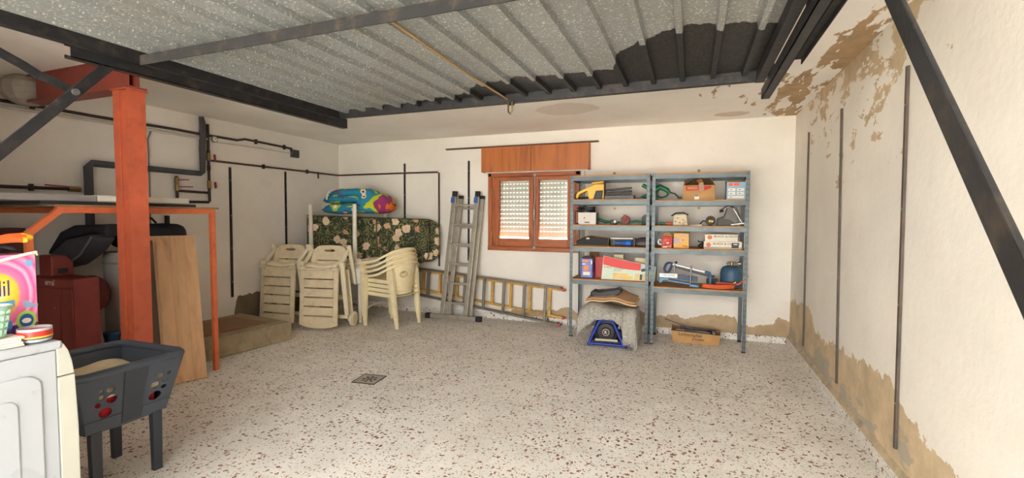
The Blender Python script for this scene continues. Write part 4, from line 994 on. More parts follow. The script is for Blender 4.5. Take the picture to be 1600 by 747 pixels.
cb = thing('open_carton', 'brown open-flapped cardboard carton with red print on the top right shelf', 'carton', (x0, 5.16, R1))
for a in ((0, W, 0, 0.004, 0, 0.15), (0, W, 0.236, 0.24, 0, 0.15), (0, 0.004, 0.004, 0.236, 0, 0.15), (W - 0.004, W, 0.004, 0.236, 0, 0.15)):
    bx('side', m_card, cb, *a)
bx('bottom', m_cardd, cb, 0.004, W - 0.004, 0.004, 0.236, 0, 0.004)
MB().hexa([(0.0, 0, 0.15), (0.004, 0, 0.15), (0.004, 0.24, 0.15), (0, 0.24, 0.15), (0.095, 0, 0.215), (0.099, 0, 0.213), (0.099, 0.24, 0.213), (0.095, 0.24, 0.215)]).build('flap', m_cardd, cb)
MB().hexa([(W - 0.004, 0, 0.15), (W, 0, 0.15), (W, 0.24, 0.15), (W - 0.004, 0.24, 0.15), (W - 0.045, 0, 0.222), (W - 0.041, 0, 0.222), (W - 0.041, 0.24, 0.222), (W - 0.045, 0.24, 0.222)]).build('flap', m_card, cb)
MB().hexa([(0.01, 0.236, 0.15), (W - 0.01, 0.236, 0.15), (W - 0.01, 0.24, 0.15), (0.01, 0.24, 0.15), (0.01, 0.16, 0.215), (W - 0.01, 0.16, 0.215), (W - 0.01, 0.164, 0.215), (0.01, 0.164, 0.215)]).build('flap', m_cardd, cb)
bx('red_box_print', m_lblr, cb, 0.03, 0.155, -0.0008, 0, 0.095, 0.143); bx('print_field', m_card, cb, 0.043, 0.140, -0.0014, -0.0008, 0.108, 0.135)
MB().plate([0.20 + 0.07 * i / 8 for i in range(9)], lambda x: 0.098 + 0.7 * max(0, x - 0.215) ** 1.0 * 0.6, lambda x: 0.143 - 0.0 * x, [], lambda x, z, d: Vector((x, -0.001 + d, z)), 0.001).build('red_arc_print', m_lblr, cb)
MB().tube([(0.11, 0.0, 0.21), (0.15, -0.006, 0.2), (0.175, -0.006, 0.15), (0.18, -0.004, 0.09)], 0.001, 4)
g = MB(); tp = [(0.125, 0.10, 0.214), (0.150, 0.02, 0.208), (0.172, -0.003, 0.175), (0.182, -0.003, 0.085)]
for a, b in zip(tp[:-1], tp[1:]): g.bar(a, b, 0.045, 0.0012, (0, -1, 0.3))
g.build('packing_tape', M('brown_tape', (160, 112, 66), 0.35), cb)
bx('shipping_label', m_lbl, cb, 0.112, 0.155, -0.0012, 0, 0.004, 0.052); bx('label_stamp', m_dg, cb, 0.114, 0.153, -0.0018, -0.0012, 0.036, 0.051)
x0, x1 = sx(1134, 5.17), sx(1164, 5.17); W = x1 - x0
pb = thing('pale_blue_carton', 'pale blue carton with white fields on the top right shelf beside the post', 'carton', (x0, 5.165, R1), 0.02)
bx('carton_body', M('pale_blue_card', (150, 184, 210), 0.6, var=0.06), pb, 0, W, 0, 0.2, 0, 0.175, bevel=0.002)
bx('open_lid', m_cardd, pb, 0.0, W, 0.02, 0.19, 0.175, 0.188)
bx('title_band', M('salmon_print', (236, 140, 104), 0.6, bump=0), pb, 0.015, W - 0.055, -0.0008, 0, 0.135, 0.165)
text('title_print', 'SE: 4X', 0.034, (0.020, -0.0012, 0.139), FACE_Y, m_lblr, pb, sx=1.0)
for cx in (0.015, W / 2 + 0.006):
    for z in (0.085, 0.048): bx('white_field', m_lbl, pb, cx, cx + W / 2 - 0.022, -0.0008, 0, z, z + 0.027)
bx('white_field', m_lbl, pb, 0.012, W - 0.015, -0.0008, 0, 0.012, 0.037)
for cx, z in ((0.03, 0.095), (0.03, 0.058), (W / 2 + 0.02, 0.095), (W / 2 + 0.02, 0.058), (0.028, 0.022)): bx('small_print', m_dg, pb, cx, cx + 0.022, -0.0013, -0.0008, z, z + 0.006)

# second shelves -----------------------------------------------------
x0, x1 = sx(903, 5.18), sx(931, 5.18); W = x1 - x0
wbx = thing('white_carton', 'small white carton under a black cable coil on the second left shelf', 'carton', (x0, 5.18, L2))
bx('carton_body', M('white_card', (216, 212, 204), 0.6, var=0.05), wbx, 0, W, 0, 0.16, 0, 0.135, bevel=0.003)
bx('side_panel', M('grey_card', (140, 136, 130), 0.7), wbx, W, W + 0.002, 0.002, 0.158, 0.002, 0.133)
bx('red_mark', m_lblr, wbx, 0.065, 0.08, -0.0008, 0, 0.068, 0.082); bx('dark_mark', m_dg, wbx, 0.075, 0.13, -0.0008, 0, 0.018, 0.032)
def tangle(cx, cy, cz, rx, ry, rz_, n, seed):
    rnd = random.Random(seed); pts = []
    for i in range(n):
        a = i * 0.62; k = 0.75 + 0.25 * rnd.random()
        pts.append((cx + rx * k * math.cos(a) * (0.7 + 0.3 * math.sin(i * 0.31)), cy + ry * k * math.sin(a), cz + rz_ * (i / n) + rnd.uniform(-0.4, 0.4) * rz_))
    return pts
tag(MB().tube(tangle(x0 + W * 0.45, 5.26, L2 + 0.150, W * 0.62, 0.085, 0.045, 70, 3), 0.0085, 6).build('black_cable', m_dk, None, True), 'black cable tangled on top of the small white carton', 'cable')
tag(MB().tube([(x0 - 0.025, 5.17, L2 + 0.16), (x0 - 0.03, 5.165, L2 + 0.07), (x0 - 0.02, 5.165, L2 + 0.012), (x0 + 0.01, 5.162, L2 + 0.01)], 0.007, 6).build('cable_end', m_dk, None, True), 'black cable end hanging down left of the small white carton', 'cable')
ys = 5.22
rk = thing('ratchet_strap', 'green strap with black fittings along the second left shelf', 'strap', (0, 0, L2))
pts = [(sx(u, ys), ys + 0.015 * math.sin(u), 0.012 + h) for u, h in ((936, 0.06), (944, 0.03), (953, 0.02), (962, 0.015), (972, 0.012), (984, 0.018), (993, 0.03), (1004, 0.025))]
MB().tube(pts, 0.011, 8).build('webbing', m_gr, rk, True)
MB().cbox((sx(959, ys), ys - 0.01, 0.028), (0.07, 0.06, 0.05)).build('buckle', m_dk, rk, bevel=0.008)
MB().ball((sx(962, ys), ys - 0.04, 0.035), (0.018, 0.012, 0.016)).build('buckle_button', m_lbl, rk, True)
MB().tube([(sx(930, ys), ys, 0.08), (sx(937, ys), ys, 0.045), (sx(945, ys), ys + 0.02, 0.02), (sx(958, ys), ys, 0.03)], 0.006).build('cord', m_dk, rk, True)
rp = thing('red_pulley', 'small rusty red pulley on the second left shelf', 'pulley', (sx(977, 5.2), 5.215, L2))
MB().lathe([(0.004, -0.035), (0.045, -0.035), (0.05, -0.02), (0.036, -0.006), (0.036, 0.006), (0.05, 0.02), (0.045, 0.035), (0.004, 0.035)], (0, 0, 0.052), 20, 'y').build('sheave', M('rust_red', (126, 56, 42), 0.6, var=0.25), rp, True)
MB().bar((0, -0.04, 0.05), (0, -0.04, 0.112), 0.03, 0.010, (0, 1, 0)).build('bracket', M('rust_red2', (140, 66, 50), 0.6), rp, bevel=0.003)
MB().bar((-0.06, -0.03, 0.006), (0.06, -0.03, 0.006), 0.03, 0.012).build('base', m_dk, rp)
dk = thing('black_disc', 'black round disc cutter standing against the middle posts on the second shelf', 'disc', (sx(1011, 5.25), 5.25, L2))
MB().lathe([(0.004, -0.02), (0.055, -0.02), (0.058, 0), (0.055, 0.02), (0.004, 0.02)], (0, 0, 0.06), 24, 'y').build('disc', m_dk, dk, True)
MB().cyl((-0.06, 0, 0.02), (-0.02, 0, 0.03), 0.02, 0.03).build('arbor', m_dg, dk, True)
gh = thing('green_hose_end', 'green hose end with an orange tip on the second right shelf', 'hose', (0, 0, R2))
MB().tube([(sx(1030, 5.22), 5.22, 0.018), (sx(1041, 5.22), 5.22, 0.016)], 0.014, 10).build('hose', m_gr, gh, True)
MB().cyl((sx(1041, 5.22), 5.22, 0.016), (sx(1049, 5.22), 5.22, 0.016), 0.018, 0.015).build('orange_tip', m_or2, gh, True)
x0, x1 = sx(1051, 5.19), sx(1075, 5.19); W = x1 - x0
cs = thing('cream_sander', 'battered cream sander body on the second right shelf', 'power tool', (x0, 5.19, R2))
MB().hexa([(0, 0, 0.0), (W, 0, 0.0), (W, 0.11, 0), (0, 0.11, 0), (0.012, 0.01, 0.11), (W - 0.016, 0.01, 0.118), (W - 0.016, 0.10, 0.118), (0.012, 0.10, 0.11)]).build('housing', M('cream_enamel', (216, 200, 166), 0.5, var=0.1, dirt=(110, 90, 66), dirt_amt=0.7), cs, bevel=0.008)
MB().tube([(-0.015, 0.03, 0.10), (0.03, 0.03, 0.128), (W * 0.7, 0.03, 0.132), (W, 0.05, 0.11)], 0.008).build('carry_wire', m_dk, cs, True)
for cx, cz in ((0.03, 0.04), (0.07, 0.03), (0.10, 0.06), (0.05, 0.075)): MB().cyl((cx, -0.002, cz), (cx, 0.012, cz), 0.006, n=8).build('vent_hole', m_dk, cs)
tag(MB().hexa([(sx(1077, 5.2), 5.17, R2), (sx(1097, 5.2), 5.17, R2), (sx(1099, 5.2), 5.27, R2), (sx(1078, 5.2), 5.27, R2), (sx(1077, 5.2), 5.17, R2 + 0.006), (sx(1097, 5.2), 5.17, R2 + 0.014), (sx(1099, 5.2), 5.27, R2 + 0.014), (sx(1078, 5.2), 5.27, R2 + 0.006)]).build('folded_paper', m_lbl), 'folded white leaflet lying on the second right shelf', 'leaflet')
gd2 = thing('angle_grinder', 'black and brass angle grinder head on the second right shelf', 'power tool', (sx(1110, 5.2), 5.21, R2))
MB().ball((0, 0, 0.05), (0.045, 0.05, 0.048)).build('gear_head', M('brassy', (150, 122, 66), 0.4, 0.7, var=0.3), gd2, True)
MB().tube([(0.038 * math.cos(a), -0.03, 0.052 + 0.040 * math.sin(a)) for a in [i * PI / 8 for i in range(16)]], 0.010, 6, True).build('guard_ring', m_dk, gd2, True)
for cz in (-0.012, 0.016): MB().ball((cz, -0.052, 0.045), 0.009).build('bolt', m_lbl, gd2, True)
MB().tube([(-0.04, 0, 0.045), (-0.07, -0.01, 0.05), (-0.095, -0.01, 0.02), (-0.10, 0, 0.008)], 0.006).build('cable', m_dk, gd2, True)
x0 = sx(1120, 5.22)
cs2 = thing('circular_saw', 'grey circular saw with a chrome guard at the end of the second right shelf', 'power tool', (x0, 5.23, R2))
MB().hexa([(0.0, -0.07, 0), (0.20, -0.07, 0), (0.20, 0.07, 0), (0, 0.07, 0), (0.0, -0.05, 0.075), (0.07, -0.05, 0.10), (0.07, 0.05, 0.10), (0.0, 0.05, 0.075)]).build('motor_housing', M('saw_grey', (82, 80, 76), 0.55, var=0.2), cs2, bevel=0.01)
MB().prism([(0.055, 0.06), (0.09, 0.18), (0.13, 0.192), (0.17, 0.17), (0.205, 0.03), (0.10, 0.01)], 'y', -0.055, 0.055).build('blade_cover', M('saw_grey2', (98, 95, 90), 0.5, var=0.2), cs2, bevel=0.008)
MB().tube([(0.06, -0.0, 0.15), (0.03, 0, 0.155), (0.035, 0, 0.135)], 0.013).build('grip', m_dk, cs2, True)
MB().bar((0.145, -0.06, 0.175), (0.225, -0.06, 0.035), 0.016, 0.03, (0, 1, 0)).build('chrome_guard', m_steel, cs2, bevel=0.004)
MB().tube([(0.04, 0.02, 0.165), (0.10, 0.02, 0.205), (0.18, 0.02, 0.185), (0.215, 0.02, 0.08)], 0.005).build('cable', m_dk, cs2, True)
MB().bar((0.13, -0.06, 0.012), (0.25, -0.06, 0.03), 0.02, 0.012).build('base_shoe', m_steel, cs2)

# third shelves -------------------------------------------------------
x0, x1 = sx(900, 5.17), sx(951, 5.17); W = x1 - x0
tc = thing('tool_bag', 'black tool bag with brown piping on the third left shelf', 'bag', (x0, 5.17, L3))
tf = lambda x: 0.035 + 0.075 * math.sin(min(1, x / W * 1.7 + 0.12) * PI / 2) - 0.045 * max(0, x / W - 0.5)
MB().prism([(W * i / 16, tf(W * i / 16)) for i in range(17)] + [(W, 0.003), (0, 0.003)], 'y', 0.0, 0.13).build('bag_body', M('black_nylon', (34, 32, 34), 0.7, var=0.3, bump=0.5, bs=20), tc, bevel=0.012)
edge = [(W * i / 12, -0.004, tf(W * i / 12) + 0.004) for i in range(13)]
MB().tube(edge + [(W, -0.004, 0.006), (W * 0.5, -0.006, 0.004), (0.02, -0.004, 0.006)], 0.005, 6, True).build('piping', M('brown_piping', (140, 108, 70), 0.8), tc, True)
bx('white_tag', m_lbl, tc, 0.12, 0.155, -0.004, 0.0, 0.075, 0.09)
x0, x1 = sx(953, 5.19), sx(989, 5.19); W = x1 - x0
tr2 = thing('white_topped_case', 'dark case with a white top on the third left shelf', 'case', (x0, 5.25, L3))
bx('case_body', m_dk, tr2, 0, W, 0, 0.14, 0, 0.075, bevel=0.004); bx('white_top', m_lbl, tr2, 0.0, W - 0.005, 0.0, 0.14, 0.076, 0.094, bevel=0.003)
bx('end_block', m_dg, tr2, W, W + 0.018, 0.01, 0.13, 0, 0.092, bevel=0.004)
tl_ = thing('blue_torch', 'blue torch lying in front of the white-topped case', 'torch', (x0 + 0.06, 5.195, L3 + 0.038))
MB().lathe([(0.002, 0), (0.021, 0), (0.021, 0.10), (0.03, 0.115), (0.035, 0.125), (0.035, 0.165), (0.03, 0.172), (0.002, 0.172)], (0, 0, 0), 20, 'x').build('torch_body', M('torch_blue', (36, 96, 184), 0.4), tl_, True)
bx('grip_strip', m_dk, tl_, 0.02, 0.08, -0.024, -0.018, -0.008, 0.008)
x0, x1 = sx(992, 5.2), sx(1020, 5.2)
gp = thing('grey_pouch', 'flat grey and black pouch on the third left shelf by the middle posts', 'pouch', (x0, 5.22, L3))
MB().ball(((x1 - x0) / 2, 0.07, 0.034), ((x1 - x0) / 2, 0.08, 0.034)).build('lower_half', M('mauve_cloth', (122, 112, 112), 0.8), gp, True)
MB().ball(((x1 - x0) / 2, 0.07, 0.072), ((x1 - x0) / 2 * 0.96, 0.076, 0.03)).build('upper_half', M('dark_cloth', (66, 60, 60), 0.8), gp, True)
x0, x1 = sx(1034, 5.17), sx(1052, 5.17); W = x1 - x0
rb = thing('torn_red_carton', 'torn red and white carton on the third right shelf', 'carton', (x0, 5.17, R3), -0.05)
MB().hexa([(0, 0, 0), (W * 0.86, 0, 0), (W * 0.86, 0.1, 0), (0, 0.1, 0), (0.008, 0, 0.12), (W, 0, 0.115), (W, 0.1, 0.115), (0.008, 0.1, 0.12)]).build('carton_body', M('torn_red', (202, 52, 48), 0.65, var=0.1, dirt=(232, 214, 190), dirt_amt=0.8), rb, bevel=0.003)
MB().hexa([(0.008, 0.05, 0.12), (W * 0.95, 0.05, 0.116), (W * 0.95, 0.054, 0.116), (0.008, 0.054, 0.12), (0.03, 0.03, 0.158), (W * 0.6, 0.03, 0.165), (W * 0.6, 0.034, 0.165), (0.03, 0.034, 0.158)]).build('torn_flap', m_card, rb)
bx('paper_patch', m_lbl, rb, 0.05, 0.075, -0.001, 0, 0.045, 0.06); bx('paper_patch', m_lbl, rb, 0.012, 0.06, -0.001, 0, 0.004, 0.016)
MB().tube([(0.0, 0.01, 0.035), (-0.028, 0.01, 0.04), (-0.034, 0.01, 0.065), (-0.024, 0.01, 0.085), (0, 0.01, 0.08)], 0.009).build('torn_tab', m_lbl, rb, True)
x0, x1 = sx(1053, 5.17), sx(1077, 5.17); W = x1 - x0
yb = thing('yellow_carton', 'yellow-orange carton numbered 776 on the third right shelf', 'carton', (x0, 5.18, R3))
bx('carton_body', M('amber_card', (232, 178, 86), 0.6, var=0.06), yb, 0, W, 0, 0.14, 0, 0.155, bevel=0.003)
bx('lid_board', m_cardd, yb, -0.001, W + 0.001, 0.012, 0.14, 0.155, 0.166)
bx('blue_panel', M('lilac_print', (172, 176, 200), 0.6), yb, 0.002, 0.052, -0.0008, 0, 0.05, 0.105)
bx('pink_panel', M('pink_print', (226, 180, 150), 0.6), yb, 0.062, 0.112, -0.0008, 0, 0.065, 0.10); bx('dark_print', m_dg, yb, 0.085, 0.098, -0.0012, -0.0008, 0.08, 0.09)
bx('top_print', M('lilac_print2', (190, 184, 190), 0.6), yb, 0.065, 0.13, -0.0008, 0, 0.125, 0.142)
text('number_print', '776', 0.034, (0.085, -0.0012, 0.006), FACE_Y, m_ink, yb, sx=1.05)
for k, (u0, u1, h, zz, nm, lab) in enumerate(((1100.5, 1160.5, 0.078, R3, 'flat white tool carton, lower of the two on the third right shelf', 0), (1102, 1153.5, 0.072, R3 + 0.079, 'flat white tool carton, upper of the two on the third right shelf', 1))):
    x0, x1 = sx(u0, 5.16), sx(u1, 5.16); W = x1 - x0
    f = thing('tool_carton', nm, 'carton', (x0, 5.165, zz), 0.0, group='flat white tool cartons')
    bx('carton_body', M('offwhite_card', (224, 216, 198), 0.55, var=0.04), f, 0, W, 0, 0.22, 0, h, bevel=0.002)
    MB().lathe([(0.001, -0.0008), (0.022, -0.0008), (0.022, 0.0), (0.001, 0.0)], (0.045, 0, h * 0.55), 20, 'y').build('orange_emblem', M('emblem_orange', (226, 120, 84), 0.6, bump=0), f)
    text('brand_print', 'BLACK & DECKER', 0.029, (0.085, -0.0008, h * 0.58), FACE_Y, m_ink, f, sx=1.08)
    text('small_print', 'HEAVY DUTY' if False else '- - - - - -', 0.014, (0.085, -0.0008, h * 0.16), FACE_Y, m_ink, f)
    if k == 0:
        bx('grey_strip', M('grey_strip', (170, 166, 156), 0.6), f, 0.002, W - 0.002, -0.0006, 0, 0.003, 0.022)
        bx('tool_picture', m_dk, f, W - 0.095, W - 0.03, -0.0008, 0, 0.014, 0.066); bx('picture_glint', m_lbl, f, W - 0.078, W - 0.042, -0.0014, -0.0008, 0.046, 0.055)
tag(MB().tube(tangle(sx(1096, 5.22), 5.24, R3 + 0.012, 0.032, 0.05, 0.05, 26, 8), 0.006, 6).build('coiled_flex', m_dk, None, True), 'small coil of black flex left of the white tool cartons', 'cable')

# bottom shelves ------------------------------------------------------
x0, x1 = sx(908, 5.18), sx(927, 5.18); W = x1 - x0
bb = thing('blue_packet', 'glossy blue packet with a salmon picture on the bottom left shelf', 'packet', (x0, 5.18, L4), 0.06)
MB().hexa([(0, 0, 0), (W, 0, 0), (W + 0.01, 0.13, 0), (0.01, 0.13, 0), (0.004, 0, 0.225), (W - 0.002, 0, 0.225), (W, 0.12, 0.225), (0.012, 0.12, 0.225)]).build('packet_body', M('packet_blue', (62, 74, 158), 0.28, var=0.12), bb, bevel=0.008)
MB().hexa([(0.004, 0.0, 0.226), (W - 0.002, 0, 0.226), (W, 0.12, 0.226), (0.012, 0.12, 0.226), (0.03, 0.03, 0.247), (W - 0.03, 0.03, 0.250), (W - 0.02, 0.10, 0.25), (0.04, 0.10, 0.247)]).build('folded_top', M('brown_foil', (112, 88, 70), 0.5), bb)
bx('brand_patch', M('salmon_print', (236, 140, 104), 0.6), bb, 0.02, 0.085, -0.001, 0.003, 0.185, 0.21); bx('picture_patch', M('salmon_print', (236, 140, 104), 0.6), bb, 0.034, 0.088, -0.001, 0.003, 0.085, 0.14)
bx('white_patch', m_lbl, bb, 0.028, 0.105, -0.0012, 0.003, 0.035, 0.075); bx('white_patch', m_lbl, bb, 0.02, 0.06, -0.001, 0.003, 0.155, 0.166)
bx('glint_strip', m_lbl, bb, W - 0.022, W - 0.008, -0.001, 0.003, 0.16, 0.205)
tag(MB().hexa([(sx(921, 5.4), 5.40, L4), (sx(935, 5.4), 5.40, L4), (sx(935, 5.4), 5.43, L4), (sx(921, 5.4), 5.43, L4), (sx(921, 5.4), 5.44, L4 + 0.30), (sx(934, 5.4), 5.44, L4 + 0.30), (sx(934, 5.4), 5.47, L4 + 0.30), (sx(921, 5.4), 5.47, L4 + 0.30)]).build('cardboard_offcut', m_cardd), 'brown cardboard offcut standing behind the blue packet', 'cardboard')
# big flat red carton
x0 = sx(940, 5.17); x1 = sx(1024, 5.17); W = x1 - x0
rc = thing('flat_red_carton', 'large flat red and pale green carton on the bottom left shelf', 'carton', (x0, 5.19, L4), 0.0, rx=0.0)
def rcp(x, z, d): return Vector((x + 0.02 * (z / 0.26), d + 0.06 * z, z))
topz = lambda x: 0.262 - 0.115 * x / W * 0.9
midz = lambda x: 0.165 - 0.13 * (x / W) + 0.09 * (x / W) ** 2.4
MB().plate([W * i / 12 for i in range(13)], lambda x: 0.0, topz, [], lambda x, z, d: rcp(x, z, d), 0.05).build('carton_body', M('pale_green_card', (206, 220, 200), 0.55, var=0.06), rc)
MB().plate([0.004 + (W * 0.72) * i / 12 for i in range(13)], midz, lambda x: topz(x) - 0.004, [], lambda x, z, d: rcp(x, z, d - 0.001), 0.001).build('red_panel', M('vivid_red', (222, 52, 44), 0.5, var=0.05), rc)
MB().plate([W * 0.73, W * 0.99], lambda x: 0.10, lambda x: topz(x) - 0.008, [], lambda x, z, d: rcp(x, z, d - 0.001), 0.001).build('picture_panel', M('pale_teal', (176, 206, 200), 0.5), rc)
MB().bar(rcp(W * 0.75, 0.115, -0.002), rcp(W * 0.97, 0.15, -0.002), 0.022, 0.001, (0, -1, 0)).build('pictured_tool', M('navy_print', (52, 60, 110), 0.5), rc)
MB().bar(rcp(W * 0.74, 0.112, -0.0025), rcp(W * 0.86, 0.128, -0.0025), 0.030, 0.001, (0, -1, 0)).build('pictured_tool', m_dk, rc)
for a, b, z0_, z1_ in ((0.22, 0.50, 0.01, 0.075), (0.63, 0.71, 0.005, 0.075), (0.78, 0.87, 0.005, 0.08), (0.95, 0.995, 0.005, 0.085)):
    MB().plate([W * a, W * b], lambda x, q=z0_: q, lambda x, q=z1_: q, [], lambda x, z, d: rcp(x, z, d - 0.001), 0.001).build('tan_patch', M('tan_tape', (220, 190, 120), 0.5), rc)
MB().plate([W * 0.725, W * 0.77], lambda x: 0.01, lambda x: 0.07, [], lambda x, z, d: rcp(x, z, d - 0.001), 0.001).build('dark_patch', m_dk, rc)
MB().plate([W * 0.45, W * 0.59], lambda x: 0.012, lambda x: 0.045, [], lambda x, z, d: rcp(x, z, d - 0.002), 0.001).build('yellow_patch', M('yellow_print', (236, 190, 70), 0.5), rc)
text('title_print', 'ROBUST', 0.03, rcp(0.018, 0.125, -0.003), (PI / 2 - 0.06, 0.0, 0), m_lblr, rc, sx=0.85)
for k in range(3): MB().plate([W * 0.22, W * (0.42 - 0.03 * k)], lambda x, q=0.135 - 0.014 * k: q - 0.04 * (x / W), lambda x, q=0.138 - 0.014 * k: q - 0.04 * (x / W), [], lambda x, z, d: rcp(x, z, d - 0.0012), 0.001).build('print_line', m_dg, rc)
tag(MB().plate([sx(931, 5.3), sx(948, 5.3)], lambda x: L4 + 0.001, lambda x: L4 + 0.235, [], lambda x, z, d: Vector((x, 5.30 + d, z)), 0.03).build('red_box_behind', M('deep_red', (184, 44, 40), 0.5)), 'red box standing behind the left end of the large flat carton', 'box')
tag(MB().box(sx(960, 5.31), sx(975, 5.31), 5.31, 5.35, L4, L4 + 0.268).build('cream_booklet', M('cream_paper', (222, 208, 170), 0.7)), 'cream booklet sticking up behind the red part of the flat carton', 'booklet')
tag(MB().box(sx(993, 5.31), sx(1012, 5.31), 5.31, 5.36, L4, L4 + 0.238).build('cream_folder', M('cream_paper', (222, 208, 170), 0.7)), 'cream folder behind the picture end of the flat carton', 'folder')

# mitre saw
m_msb = M('mitre_blue', (92, 140, 178), 0.45, var=0.1); m_msd = M('saw_dark_blue', (40, 66, 104), 0.45, var=0.15)
x0 = sx(1030, 5.2); ms = thing('mitre_saw', 'blue hand mitre saw on the bottom right shelf', 'saw', (x0, 5.265, R4), -0.03)
K = 0.0063
def mp(u, v, d=0.0): return Vector(((u - 1030) * K, d, (446 - v) * K))
MB().prism([tuple(mp(u, v).xz) for u, v in ((1031, 441), (1033, 433), (1048, 433), (1046, 436), (1038, 437), (1036, 441))], 'y', -0.05, 0.05).build('left_foot', m_msb, ms, bevel=0.003)
MB().bar(mp(1046, 437), mp(1080, 441), 0.10, 0.018).build('table_bed', m_msb, ms, bevel=0.004)
MB().bar(mp(1080, 443), mp(1094, 444), 0.12, 0.024).build('right_foot', m_msb, ms, bevel=0.004)
MB().cbox(mp(1046, 429, -0.02), (0.18, 0.012, 0.045)).build('fence_scale', M('scale_white', (214, 218, 216), 0.4, 0.2), ms, bevel=0.002)
g = MB()
for i in range(9): g.cbox(mp(1036.5 + i * 2.4, 428.5, -0.0275), (0.005, 0.003, 0.024))
go = g.build('scale_mark', m_dk, ms); go['kind'] = 'stuff'
MB().bar(mp(1062, 431, 0.03), mp(1092, 434, 0.03), 0.02, 0.05).build('rear_fence', m_msd, ms, bevel=0.004)
MB().tube([mp(1046, 407.5), mp(1042, 410), mp(1039, 418), mp(1041, 424), mp(1046, 424), mp(1050, 416), mp(1052, 408), mp(1046, 407.5)], 0.013, 8).build('saw_handle', m_msd, ms, True)
MB().bar(mp(1050, 409), mp(1105, 421), 0.016, 0.020).build('saw_spine', m_steel, ms, bevel=0.003)
MB().bar(mp(1054, 413.5), mp(1110, 427), 0.004, 0.022).build('saw_blade', m_dk, ms)
MB().tube([mp(1103, 420.5), mp(1110, 422), mp(1112, 428), mp(1111.5, 444)], 0.016, 8).build('saw_bow', M('bow_blue', (66, 104, 140), 0.45), ms, True)
MB().cyl(mp(1112, 427), mp(1118, 427), 0.012).build('tension_knob', m_dk, ms, True)
for u, v0, v1 in ((1055, 406, 432), (1081, 411, 443)):
    for dd in (-0.018, 0.018): MB().cyl(mp(u, v1, dd), mp(u + 1, v0, dd), 0.008).build('guide_rod', m_steel, ms, True)
MB().ball(mp(1058, 406.5), 0.013).build('stop_knob', m_dk, ms, True)
bk2 = thing('black_charger', 'black charger block behind the mitre saw on the bottom right shelf', 'charger', (sx(1106, 5.36), 5.36, R4))
bx('block', m_dk, bk2, 0, 0.11, 0, 0.09, 0, 0.075, bevel=0.006); bx('socket', m_dg, bk2, 0.01, 0.04, 0.02, 0.07, 0.075, 0.10, bevel=0.004)
# gas bottle
gb = thing('gas_bottle', 'round blue gas bottle with a valve on the bottom right shelf', 'gas bottle', (sx(1145, 5.32), 5.325, R4))
MB().lathe([(0.002, 0.0), (0.09, 0.0), (0.105, 0.012), (0.108, 0.03), (0.108, 0.15), (0.102, 0.19), (0.085, 0.215), (0.05, 0.23), (0.002, 0.232)], (0, 0, 0), 28).build('cylinder', M('bottle_blue', (58, 92, 118), 0.5, var=0.15, dirt=(40, 60, 80), dirt_amt=0.5), gb, True)
MB().cyl((0, 0, 0.23), (0, 0, 0.262), 0.018).build('valve_stem', m_brass, gb, True)
MB().tube([(-0.045, 0, 0.245), (-0.03, 0, 0.262), (0.03, 0, 0.262), (0.05, 0, 0.25)], 0.012).build('valve_tee', m_steel, gb, True)
MB().cyl((0.05, 0, 0.25), (0.085, 0, 0.255), 0.016, 0.02).build('regulator', m_steel, gb, True)
MB().tube([(0.095 * math.cos(a), 0.095 * math.sin(a), 0.19) for a in [2 * PI * i / 20 for i in range(20)]], 0.006, 6, True).build('collar_ring', m_msd, gb, True)
# orange hose coil
cxh = sx(1124, 5.2)
pts = []
for i in range(64):
    a = i * 0.42; k = 1 + 0.05 * math.sin(i * 1.7)
    pts.append((cxh + 0.14 * k * math.cos(a), 5.158 + 0.036 * k * math.sin(a), R4 + 0.012 + 0.034 * i / 64 + 0.004 * math.sin(i)))
pts += [(cxh + 0.19, 5.165, R4 + 0.06), (cxh + 0.245, 5.165, R4 + 0.115), (cxh + 0.27, 5.165, R4 + 0.15)]
hz = thing('orange_hose', 'coiled orange gas hose on the bottom right shelf in front of the bottle', 'hose', (0, 0, 0))
MB().tube(pts, 0.0085, 8).build('hose_coil', m_or2, hz, True)
MB().cbox((cxh + 0.06, 5.165, R4 + 0.064), (0.17, 0.04, 0.022)).build('torch_grip', M('dull_red', (140, 58, 44), 0.6), hz, bevel=0.006)
MB().cyl((cxh + 0.14, 5.165, R4 + 0.066), (cxh + 0.165, 5.165, R4 + 0.079), 0.018).build('torch_valve', m_brass, hz, True)
MB().cyl((cxh + 0.17, 5.13, R4 + 0.01), (cxh + 0.22, 5.14, R4 + 0.016), 0.009).build('hose_fitting', m_brass, hz, True)

# ------------------------------------------------------------------ on the floor under the shelves
m_bl = M('frame_blue', (28, 52, 150), 0.4, var=0.1)
ge = thing('generator', 'blue-framed machine with a black round cover under the left shelves', 'machine', (-0.805, 4.80, 0), 0.10)
for y0 in (0.0, 0.30):
    MB().tube([(-0.185, y0, 0.02), (-0.165, y0, 0.03), (-0.15, y0 + 0.005, 0.09), (-0.07, y0 + 0.01, 0.26), (-0.04, y0 + 0.01, 0.285), (0.04, y0 + 0.01, 0.285), (0.075, y0 + 0.01, 0.26), (0.165, y0 + 0.005, 0.06), (0.18, y0, 0.02), (0.20, y0, 0.02)], 0.016, 10).build('frame_hoop', m_bl, ge, True)
    MB().cyl((-0.165, y0, 0.035), (0.165, y0, 0.030), 0.013).build('cross_tube', m_bl, ge, True)
for xx in (-0.165, 0.165): MB().cyl((xx, 0, 0.03), (xx, 0.30, 0.03), 0.014).build('skid_tube', m_bl, ge, True)
fc_ = MB().lathe([(0.002, -0.02), (0.045, -0.02), (0.05, -0.008), (0.085, -0.004), (0.095, 0.012), (0.122, 0.02), (0.13, 0.05), (0.13, 0.14), (0.002, 0.14)], (0, 0.03, 0.155), 30, 'y').build('fan_cover', M('cast_black', (34, 34, 36), 0.55, var=0.15), ge, True, auto=0.5)
